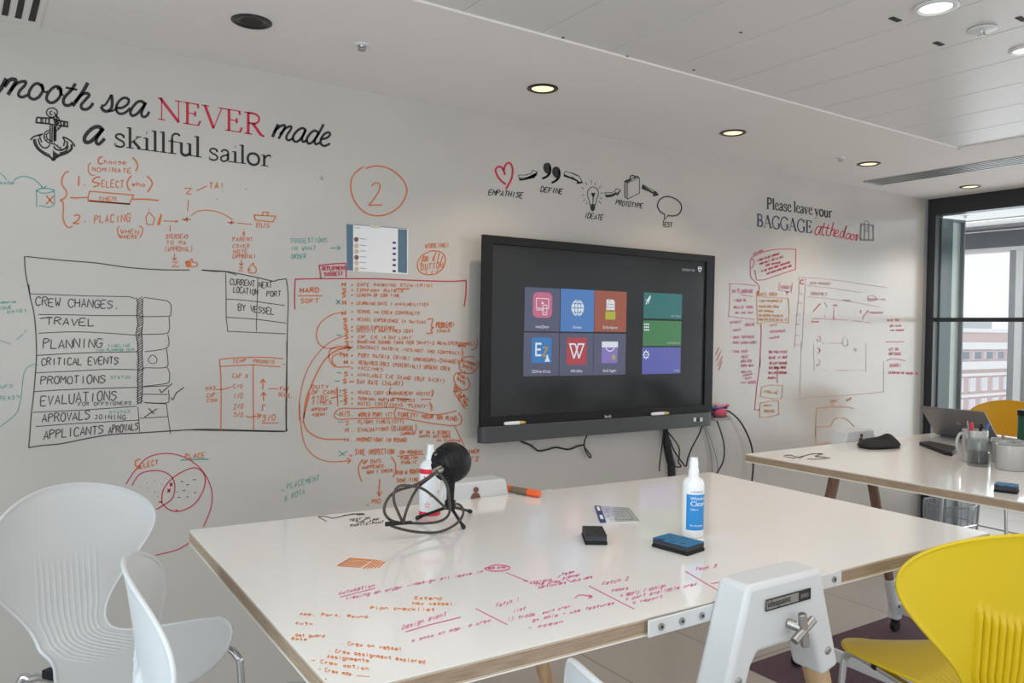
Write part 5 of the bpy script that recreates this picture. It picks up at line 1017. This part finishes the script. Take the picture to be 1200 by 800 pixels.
# ---- orange temp / promote table
q = wall_ink().at(225, 400, 6.667)
q.l('212,140 330,128 500,122 620,125 712,135;220,195 350,188 480,182 690,198;710,178 728,180', 1.2).l('215,140 225,260 228,450 225,690', 1.3).l('478,182 478,400 482,690', 1.2).t('TEMP', 315, 165, 430, 162, 30, 1.1).t('PROMOTE', 478, 168, 655, 172, 30, 1.1)
q.t('CAP X', 315, 285, 440, 288, 36, 1.1).t('C/O', 318, 365, 400, 362, 34, 1.1).t('1/O', 325, 445, 400, 442, 44, 1.1).t('2/O', 322, 528, 405, 522, 44, 1.1).t('3/O', 322, 590, 405, 585, 40, 1.1).t('3/O', 545, 622, 660, 612, 48, 1.4).l('545,636 675,636', 1.2)
q.l('552,375 555,300;530,325 555,295 575,322;558,465 560,402;540,425 560,398 580,422;550,540 552,495 575,495', 1.3).l('420,582 450,592 530,578;508,562 540,575 510,605', 1.2).l('190,375 235,375 310,355;598,368 670,368', 1.1)
q.t('HAS', 105, 382, 190, 378, 32, 1.1).t('CAP', 112, 435, 185, 430, 32, 1.1).t('CON', 115, 475, 198, 470, 30, 1.1).t('PAY', 685, 385, 765, 385, 36, 1.1).t('SCALE.', 675, 425, 790, 440, 32, 1.1)
q.build('marker_writing', M['orange'], wall_back, 'orange two column table inside the black frame')
# ---- venn circles
q = wall_ink().at(130, 520, 5.714)
q.c('100,270 160,180 240,95 340,65 440,72 540,115 620,190 672,300 672,420 620,555', 1.2).c('528,660 440,710 300,745', 1.2).c('140,280 190,205 270,180 350,185 410,225 428,290 410,365 345,415 305,438', 1.3).c('340,385 350,310 400,240 480,185 560,160 615,190 632,250 610,330 550,410 460,450 390,440 345,400 340,385', 1.3)
q.l('320,388 345,390;435,438 445,448;378,302 398,322;398,300 378,325;392,262 412,280;410,260 395,285', 1.6)
q.build('marker_writing', M['red'], wall_back, 'crimson overlapping circles drawn low on the wall')
q = wall_ink().at(130, 520, 5.714); q.t('ELECT', 192, 164, 320, 135, 36, 1.5).c('195,100 165,115 165,145 195,155 160,175', 1.6).t('PLACE', 495, 100, 635, 92, 36, 1.5)
for x, y in ((195, 285), (238, 260), (290, 245), (248, 295), (290, 318), (335, 268), (365, 228), (312, 350)): q.l(f'{x},{y} {x+5},{y+3}', 1.2)
q.build('marker_writing', M['orange'], wall_back, 'orange words over the circles')
# ---- encircled 2, button
q = wall_ink().at(330, 180, 5)
q.c('492,88 550,72 625,85 690,130 730,190 728,250 690,310 630,350 560,364 490,345 435,290 408,220 410,150 440,105 482,76', 1.5).c('528,190 550,170 575,180 572,215 545,260 512,302', 1.4).l('512,302 590,300', 1.4)
q.t('WORKING!', 840, 552, 985, 548, 30, 1.1).c('880,568 830,590 798,635 805,685 850,708 910,700 952,660 958,605 930,575 880,568', 1.2).t('OR A', 828, 630, 900, 628, 34, 1.3).t('BUTTON', 815, 682, 950, 668, 36, 1.3).l('905,575 895,610;925,580 912,640;945,600 930,640;830,600 815,650;850,690 845,702;885,685 878,702;920,680 905,695', 1.0)
q.build('marker_writing', M['orange'], wall_back, 'orange figure 2 in a circle and hatched button bubble')
# ---- red frame of the list
q = wall_ink().at(330, 180, 5); q.l('220,655 300,645 376,642 380,725;220,652 232,735', 1.4).t('DEPLOYMENT', 238, 682, 376, 680, 24, 1.5).t('SUGGEST', 248, 716, 362, 712, 24, 1.5)
q.l('78,912 76,840 80,735 230,732 550,732 860,745 1000,748 1082,742', 1.4).l('1082,742 1080,820 1070,895', 1.4); q.build('marker_writing', M['red'], wall_back, 'red heading box and frame line around the orange list')
# ---- long orange list
q = wall_ink().at(330, 320, 5)
q.t('HARD', 105, 112, 225, 112, 32, 1.9, .2).l('98,132 240,132', 1.3).t('SOFT', 110, 176, 222, 172, 28, 1.5, .2)
def row(m, mx, my, text, x0, y0, x1, y1, h=20, dot=True):
    if m: q.t(m, mx, my, mx+28*len(m), my, 28, 2.0, .25)
    if dot: q.l(f'409,{y0-9} 417,{y0-6}', 2.0)
    if text: q.t(text, x0, y0, x1, y1, h, 1.05, .42)
row('H', 352, 75, 'SAFE MANNING STCW-(MIN)', 440, 76, 888, 80); q.l('672,90 750,92', 1.5)
row('S', 355, 112, 'COMPANY MATRIX', 440, 107, 716, 114); row('S', 352, 142, 'LENGTH OF CON TIME', 440, 136, 694, 140)
row('H', 355, 184, 'LEARNING DATE / AVAILABILITIES', 438, 184, 862, 192); row('H', 352, 246, 'TERMS IN CREW CONTRACTS', 440, 234, 812, 244)
row('S', 360, 288, 'VESSEL EXPERIENCE (+ SWITCH)', 440, 278, 848, 296); row('S', 362, 322, 'CARGO EXPERIENCE', 440, 323, 668, 329); row('S', 368, 352, 'SPECIFIC MARITIMES CERT', 438, 345, 775, 348)
row('S', 368, 384, 'CAP, C/E 14 DAY LIMIT', 448, 380, 762, 388); row('S', 370, 424, 'BANDING SOUND (MAX PER SHIP)-2 REAL(PERSONNEL)', 444, 410, 1140, 422)
row('', 0, 0, 'CONTRACT MATRIX -YES/NOT (NO CONTRACT)', 442, 440, 1062, 478); row('H', 362, 492, 'PORT MATRIX (RISK! UNKNOWN)-CHANGES', 448, 490, 1045, 530, 24)
row('H', 364, 532, 'REQUIRED DOCS (POTENTIAL!) URGENT CREW', 452, 532, 988, 570, 24); row('', 0, 0, 'VACCINES', 444, 564, 598, 574)
row('S', 364, 604, 'AVAILABLE C/E STAND (BUT SICK!)', 444, 602, 958, 640, 22); row('S', 358, 645, 'DAY RATE (SALARY)', 442, 648, 716, 658, 26, False); q.l('398,634 425,636', 1.6)
row('S', 358, 706, 'TRAVEL COST (MANAGEMENT ASSIST)', 442, 708, 888, 716, 22); row('S', 362, 738, 'TERMINAL MARTIAN SYNOPSIS', 448, 742, 782, 756); row('S', 362, 768, 'HOTEL COST (DAYS "PLENTY")', 446, 772, 880, 790, 22)
q.l('648,730 755,738;816,738 876,738', 1.2).c('852,270 885,268 878,310 890,318 876,330 882,350 848,352', 1.3).t('PROBLEMS!', 905, 320, 1015, 315, 34, 1.2).t('COULD.', 910, 345, 1005, 345, 18, 1.0).t('TRAVEL', 1030, 432, 1085, 432, 14, 1.1)
q.c('350,230 290,245 230,290 205,350 215,405 250,435 300,440 400,436', 1.1).l('385,425 408,437 385,455', 1.3).c('365,370 310,390 240,440 170,530 125,640 105,760 105,860', 1.0).c('405,436 330,450 270,490 220,560 165,680 140,760 130,850', 1.5).c('400,432 330,428 285,450 278,490 290,525 320,548 405,548', 1.2).c('320,545 298,520 300,490 320,475 350,472', 1.2).l('340,460 358,472 342,486', 1.2)
q.l('325,665 330,780', 1.3).l('290,732 330,722', 1.3)
for t_, y in (('DUTY', 676), ('OF CARE!', 708), ('ATBC', 740), ('TIMES', 768)): q.t(t_, 175, y, 175+30*len(t_)*.62+30, y, 24, 1.2)
q.c('1140,380 1150,410 1130,445 1110,448', 1.0).c('1055,440 1065,470 1055,500', 1.0).l('735,672 700,690', .01).c('640,668 632,690 636,712', 1.1).c('880,680 890,700 880,722', 1.1).c('628,740 615,770 612,790', 1.2).c('865,755 882,780 875,808', 1.2)
q.c('1130,490 1080,490 1045,520 1045,560 1075,585 1120,582 1150,545 1148,510', 1.1).t('WITHOUT', 1055, 520, 1145, 545, 18, 1.3).t('DOCS!', 1062, 548, 1135, 575, 18, 1.3).c('1060,585 1025,585 1008,615 1025,655 1060,685 1095,672 1100,635 1085,610', 1.2).t('FOR', 1035, 600, 1075, 625, 18, 1.3).t('RATE', 1030, 625, 1078, 655, 18, 1.3).l('1078,570 1070,588', 1.1)
for k, t_ in enumerate(('SAFETY BEST!', 'FOR OUR CREW', 'PLANNING!')): q.t(t_, 1008-k*2, 660+k*18, 1096-k*9, 760+k*22, 14, 1.2, .4, 0, (.55, -.83))
q.at(330, 460, 5)
q.t('APPOINT', 172, 108, 272, 104, 20, 1.2).t('AGENT.', 178, 136, 275, 134, 18, 1.2)
q.c('130,180 128,150 150,60 165,0', 1.5).c('130,175 150,220 200,255 260,272 370,272', 1.4).c('105,60 112,180 135,300 190,370 260,400 330,404 400,398', 1.1).l('382,382 405,397 385,414', 1.3)
q.c('1025,105 960,122 880,128 800,112 700,92 620,86 450,92 350,92 315,115 310,140 340,156 420,152 560,150 700,150 800,165 900,182 1000,192 1045,185 1055,150 1035,118', 1.2).c('672,92 660,120 668,145', 1.2)
q.t('H/S.', 340, 138, 425, 138, 34, 1.4, .25).t('WORLD PORT IT?', 450, 138, 650, 138, 24, 1.3).t('FOREZY! HOUR ON MIND', 682, 138, 1032, 165, 28, 1.4)
q.t('S.', 372, 190, 425, 185, 28, 1.2).t('FLIGHT TIME(LIST?)', 448, 182, 720, 178, 24, 1.2).t('H.', 370, 232, 425, 228, 30, 1.4).t('EVALUATIONS', 448, 228, 630, 222, 24, 1.2).t('(BIANNUAL)', 640, 225, 795, 222, 36, 1.2).t('CURRENT', 698, 248, 790, 244, 16, 1.2).t('OF 3X A SCORES', 805, 240, 990, 242, 20, 1.1).t('HAPPY ADVISORS', 805, 262, 992, 264, 16, 1.1).t('IN CAREER', 905, 285, 1050, 290, 16, 1.1)
q.t('H.', 368, 288, 425, 284, 28, 1.3).t('PROMOTIONS IN ROUND', 440, 285, 735, 288, 26, 1.2).l('400,365 412,372', 1.8).t('SIRE INSPECTION', 430, 362, 662, 358, 34, 1.3).l('1015,195 1045,260 1072,312', 1.1)
q.t('ON MONDAY', 692, 358, 828, 356, 22, 1.2).l('678,372 835,360', 1.1).t('PUBLISH', 698, 392, 800, 386, 18, 1.2).t('PUBLIC', 702, 418, 795, 412, 18, 1.2).c('475,390 452,430 455,480 472,522', 1.3).c('642,375 665,410 668,460 652,495', 1.4).t('UP DAYS', 475, 418, 585, 408, 24, 1.2).t('HAPPENED', 472, 448, 600, 436, 20, 1.2).t("WON'T CHECK", 498, 476, 655, 462, 20, 1.2).t('MIN 6 MONTHS', 672, 480, 830, 470, 28, 1.3).t('SOME TIME', 672, 524, 805, 518, 22, 1.2)
q.l('575,505 570,600;560,580 572,605 588,580', 1.4).t('MO', 528, 648, 585, 645, 26, 1.6).l('500,662 508,650', 1.4).t('THER', 1095, 358, 1160, 352, 26, 1.4).t('F2', 1105, 405, 1158, 400, 30, 1.7)
q.build('marker_writing', M['orange'], wall_back, 'long orange handwritten list of crew criteria with curved arrows')
# ---- right hand notes
q = wall_ink().at(840, 270, 10)
q.c('928,220 750,218 600,238 480,280 400,330 395,400 395,470 400,540 440,590 490,640 500,690 478,730', .9).l('928,220 925,455 780,500 560,578 470,582 445,460', .9).t('ACTIONS', 425, 290, 545, 245, 26, .9).c('400,345 430,335 438,380 425,420 405,445', .9)
for t_, x0, y0, x1, y1 in (('I NEED TO GET SOMEONE', 470, 365, 735, 280), ('WHEN ONLY I GET IN THAT', 505, 402, 780, 315), ('YOUR TRAINING', 570, 420, 745, 382), ('IF ONE TALKS ABOUT OPERATIONS', 520, 490, 860, 380), ('THIS MAKES OTHER SENSE MORE', 585, 520, 880, 420)): q.t(t_, x0, y0, x1, y1, 24, 1.0, .45)
q.at(840, 330, 8); 
for t_, x0, y0, x1, y1 in (('DO POLITICS', 490, 668, 662, 668), ('GIVE IT OUT', 490, 722, 665, 718), ('TO LET CHANGE', 492, 775, 665, 772)): q.t(t_, x0, y0, x1, y1, 24, 1.2, .4)
q.at(840, 420, 10)
for t_, x0, y0, x1, y1 in (('GIVE BREAK IMPACT', 615, 120, 815, 118), ('TO LIFE PERSON', 605, 180, 822, 178), ('PARTY', 602, 242, 695, 240)): q.t(t_, x0, y0, x1, y1, 28, 1.2, .4)
q.at(840, 330, 8).c('415,395 418,500 410,650 405,800', 1.1).fill('380,85 398,92 395,130 375,130'); q.at(840, 420, 10).l('512,0 495,160 470,330 445,600 500,603', 1.0).fill('490,585 515,605 490,615').l('715,110 710,290', .8)
q.at(930, 310, 8).l('185,440 252,365', 1.2).l('168,535 240,535', 1.6).fill('370,490 385,490 382,520 368,522').c('80,142 65,160 75,180 98,175;80,142 95,145', 1.3).l('628,455 632,425;660,480 705,428', 1.2).t('NICE ONE', 880, 528, 995, 526, 18, 1.0).t('GET PLAN', 905, 582, 1010, 580, 18, .9).t('THE MOMENT', 905, 622, 1040, 620, 14, .9)
q.at(930, 400, 8).c('868,182 930,162 1050,180', 1.0).t('LET GO', 895, 85, 985, 82, 26, .8).t('BRIDGE', 895, 128, 1015, 126, 28, .9).t('SENSE!', 900, 238, 1015, 236, 30, .9).t('LEARNING OR GUIDE IN', 890, 300, 1165, 310, 22, 1.0).l('865,5 1040,2', 1.0)
q.build('marker_writing', M['rose'], wall_back, 'red speech bubble and short red lines right of the screen')
q = wall_ink().at(840, 330, 8)
q.l('105,20 250,22 365,38', .9).l('125,22 120,220 110,330', .6).l('225,122 340,138', .9).t('IN PLANNING', 140, 105, 340, 108, 42, .9).t('I NEED TO', 155, 188, 275, 182, 28, .9).t('BUILD SOME', 160, 252, 348, 248, 26, .9).t('ON THE NAV', 175, 302, 345, 300, 24, .9).l('108,322 250,342 365,350', .8).t('VESSELS', 120, 395, 230, 380, 22, .9).t('CRUISE', 265, 418, 360, 412, 30, .9)
for t_, x0, y0, x1 in (('NAVY', 155, 465, 235), ('SKILL (OFFICER)', 155, 530, 355), ('PART (CREW MARK)', 155, 582, 380), ('TANK FEED', 155, 665, 290), ('IDEAS', 228, 715, 295), ('VISIT TEST', 228, 755, 330), ('PEOPLE WAIT', 225, 798, 345)): q.t(t_, x0, y0, x1, y0-2, 26, .9)
for y in (410, 460, 520, 580, 650): q.l(f'130,{y} 136,{y+3}', 1.2)
q.at(840, 420, 10).t('ABILITY', 285, 170, 410, 165, 28, .9).t('INTERIM', 300, 210, 420, 190, 22, .8).t('TEST', 330, 245, 410, 235, 24, .9).t('FIT NEEDS', 290, 298, 465, 288, 30, 1.0).l('258,158 264,160', 1.6)
q.at(840, 330, 8).l('20,615 -10,690;40,650 0,740;55,700 10,790;50,745 20,830', 1.2)
q.t('DAY', 505, 418, 570, 412, 24, .9).t('ASSIGNMENT', 500, 478, 645, 470, 24, .9).t('PAPER', 500, 540, 590, 530, 24, .9).l('485,408 490,410;480,465 486,467;480,528 486,530', 1.2).l('590,0 580,75 700,98 710,10', .7).t('TARGET', 595, 62, 700, 68, 30, 1.1).l('655,125 665,95;650,95 672,96', 1.3)
q.at(840, 370, 8).build('marker_writing', M['pink'], wall_back, 'pink to-do column right of the screen')
q = wall_ink().at(840, 330, 8)
q.l('380,135 520,148 665,155', .8).l('375,90 378,250 385,395', .8).l('672,155 680,280 675,385 560,375 500,370 385,395', .9).t('DATA CREW', 395, 130, 570, 132, 34, 1.0)
for t_, y0, x1 in (('I WANT TO COMPARE OF', 188, 620), ('SUGGESTED CREW', 240, 585), ('FOR APPROVAL', 282, 540), ('TO SUPPORT SAVING OF', 325, 625), ('CREW NOT TO BE ON ALL IT', 362, 660)): q.t(t_, 395, y0, x1, y0+4, 22, 1.0, .4)
q.at(840, 420, 10).l('530,330 640,308 775,318 760,468 680,472 515,445 530,330', .8).t('TIMELINE', 550, 400, 725, 418, 36, .9).l('510,520 620,500 725,495 728,655 620,685 505,690 510,520', .9).t('CREW', 548, 560, 640, 558, 24, 1.0).t('ROSTER', 560, 632, 680, 635, 36, 1.0)
q.at(930, 400, 8).c('215,628 300,615 400,612 500,615 570,630', 1.1).l('372,612 372,580', .8).l('215,630 210,780 205,900', .6).l('205,795 270,800 350,795 375,735 400,718 425,720;450,720 495,722 570,795', 1.1).t('MEN', 345, 580, 405, 568, 30, 1.3).t('WIN', 498, 562, 545, 545, 26, 1.2)
q.at(820, 360, 4.444).c('612,718 660,705 730,702', 1.0).l('605,625 606,715', .6)
q.build('marker_writing', M['amber'], wall_back, 'amber boxed notes and small orange graph right of the screen')
q = wall_ink().at(930, 310, 8)
q.l('52,118 250,128 480,155 700,190 880,215', .55).l('130,195 400,225 640,262', .55).l('130,300 330,318 560,350 810,395', .6).l('55,120 50,300 30,500 10,780', .5).l('115,130 105,300 80,780', .5).l('175,505 370,510 520,520;555,525 650,533;670,540 715,543', .9).l('380,400 378,490', .7).l('655,480 652,520', .7).t('DATA MANAGER', 158, 182, 345, 190, 26, .7).t('MONTHLY', 165, 285, 320, 290, 34, .8).t('FLOW', 465, 340, 540, 342, 16, .8).c('700,295 745,288 772,310 765,335 705,338 700,295', .8).t('CREW', 700, 335, 765, 335, 22, .8).t('ON TIME', 770, 330, 865, 332, 12, .8).t('TRADE', 365, 388, 415, 386, 14, .9).t('HIRE/STAFF', 712, 458, 845, 460, 20, .9)
for x, y in ((45, 270), (40, 355), (25, 465), (20, 555), (15, 660), (15, 750)): q.l(f'{x},{y} {x+45},{y+6}', .8)
q.c('225,670 250,680 255,705 230,718 220,695', .8).c('235,780 250,800 240,820', .8).c('480,670 460,720 480,765 510,745 500,690', .5).l('270,735 290,740;330,738 470,735', .6).l('185,345 200,345;290,350 320,395;295,430 310,440;295,470 300,490', .5)
q.at(930, 400, 8).l('75,0 60,520', .4).l('0,548 180,518 400,512 640,492 845,472', .55).l('845,180 845,470', .4).c('225,65 245,75 242,105 225,110', .7).c('235,165 250,195 225,228 218,210', .6).l('275,272 310,272;400,270 520,270;560,265 580,275;620,270 670,270', .6).l('570,60 575,95;588,65 590,95', .6).l('190,20 195,280', .35).l('680,10 680,300', .35)
q.build('marker_writing', M['fadedred'], wall_back, 'faint half-wiped screen sketch near the glass partition')

# ---- notes on the table tops
_t = [0]
def top_ink():
    _t[0] += 1; z = TABLE_Z+.0004+.00004*_t[0]
    return Ink(lambda x, y: on_z(x, y, z))
UPR = (-.35, -.94)
def notes(rows, m, label, at, w=1.1, slant=.5, up=UPR, extra=None):
    q = top_ink().at(*at)
    for t_, x0, y0, x1, y1, h in rows: q.t(t_, x0, y0, x1, y1, h, w*.8, .4, slant, up)
    if extra: extra(q)
    q.build('marker_writing', M[m], top1, label, off1)
A_ = (220, 580, 3.636); B_ = (460, 630, 3)
def block(q):
    q.l('638,300 692,268;692,268 790,276;740,306 638,300', 1.0)
    for k in range(1, 7): q.l(f'{638+k*7.7:.0f},{300-k*4.6:.0f} {742+k*6.5:.0f},{305-k*4.3:.0f}', .8)
    for k in range(5): q.l(f'{800+k*10},{274+k*2} {748+k*16},{313-k*1}', 1.5)
notes([], 'torange', 'orange hatched block on the table top', A_, extra=block)
notes([('. Extend', 925, 441, 1085, 446, 15), ('. New vessel.', 920, 464, 1150, 469, 15), ('Plan checklist', 775, 485, 1055, 493, 15)], 'torange', 'orange note about a checklist on the table top', A_, 1.45)
notes([('App, Port, Round', 475, 509, 770, 523, 13), ('Auto.', 455, 549, 555, 553, 13), ('. Get guard', 430, 600, 585, 604, 13), ('Rate', 440, 616, 510, 618, 12)], 'torange', 'orange note near the left table edge', A_, 1.45)
notes([('. Crew on vessel', 648, 634, 915, 662, 19), ('. Crew assignment explored', 596, 665, 1015, 718, 19), ('. Assignments', 558, 688, 775, 712, 18), ('- Crew option', 526, 708, 775, 747, 18), ('- Crew map', 556, 746, 700, 768, 18)], 'torange', 'orange list at the front of the table top', A_, 1.5, extra=lambda q: q.l('585,782 590,783', 1.5).l('720,768 775,772', .6))
notes([('Automation', -192, 201, -62, 170, 13), ('Viewing an order -', -168, 219, 60, 172, 13), ('-design all leave in', 62, 168, 318, 121, 11)], 'tpink', 'pink heading line leading to a ringed word', B_, 1.15, .4, (.1, -1), lambda q: q.l('-185,208 -60,176', .7).c('330,105 360,95 400,98 412,106 390,115 345,116 325,108', 1.1, True).t('add crew', 335, 110, 400, 106, 10, 1.1, .4, .3).l('400,122 475,152;460,150 478,153', .8))
notes([('Assigns', 480, 162, 560, 150, 11), ('the crew', 498, 168, 590, 155, 11), ('particulars', 512, 178, 610, 160, 11), ('team', 592, 132, 640, 122, 11), ('planner', 598, 146, 660, 132, 11), ('ship card', 630, 156, 702, 140, 11)], 'tpink', 'small pink cluster of words after the ringed word', B_, 1.2, .3, (.1, -1), lambda q: q.l('580,140 592,130;610,145 630,155', .8))
notes([('Design event', 32, 322, 190, 272, 17), ('o show on map. a crew', 65, 367, 345, 292, 13), ('Fetch 1', 362, 244, 445, 222, 15), ('list', 422, 264, 468, 250, 13), ('1) trade', 402, 294, 500, 272, 14), ('sort crew', 525, 268, 625, 242, 10), ('go ship - use features', 490, 294, 780, 232, 11), ('- ocean', 472, 322, 600, 298, 12)], 'tpink', 'pink design event notes on the table top', B_, 1.05, .4, (.1, -1), lambda q: q.l('45,330 130,305 240,278', .9).l('292,248 405,305', .8).c('640,212 660,200 700,206;690,200 702,206 688,212', 1.0))
notes([('Fetch 2', 735, 166, 830, 148, 13), ('tasks', 765, 190, 830, 180, 12), ('o apply / assign', 800, 208, 960, 172, 13), ('o port available crew', 818, 220, 1070, 165, 13), ('o report', 842, 232, 950, 210, 12), ('Task 3', 1062, 116, 1140, 102, 12)], 'tpink', 'pink notes nearest the white trestle head', B_, 1.1, .4, (.1, -1), lambda q: q.l('690,168 850,250;1028,116 1150,188', .8).c('1120,160 1160,155 1190,160', .8))
q = top_ink().at(330, 460, 5)
q.l('215,725 250,722 300,735 420,708 480,712;215,725 265,755;360,718 480,705;440,715 490,712', .7).t('TEST ON', 395, 752, 520, 738, 14, 1.0, .4, .3).t('THE APP', 430, 765, 570, 748, 14, 1.0, .4, .3).t('PARTICIPANT', 400, 785, 600, 762, 14, 1.0, .4, .3)
q.build('marker_writing', M['black'], top1, 'small black marker scribble near the back edge of the table top', off1)
q = top_ink().at(820, 360, 4.444); q.c('435,775 470,768 510,780 540,772', .9).c('520,785 570,765 640,762 600,775 660,780', .9).c('560,788 620,790 680,782', .8).l('450,778 500,786', .8); q.build('marker_writing', M['black'], top2, 'faint black doodle on the far table top', off2)
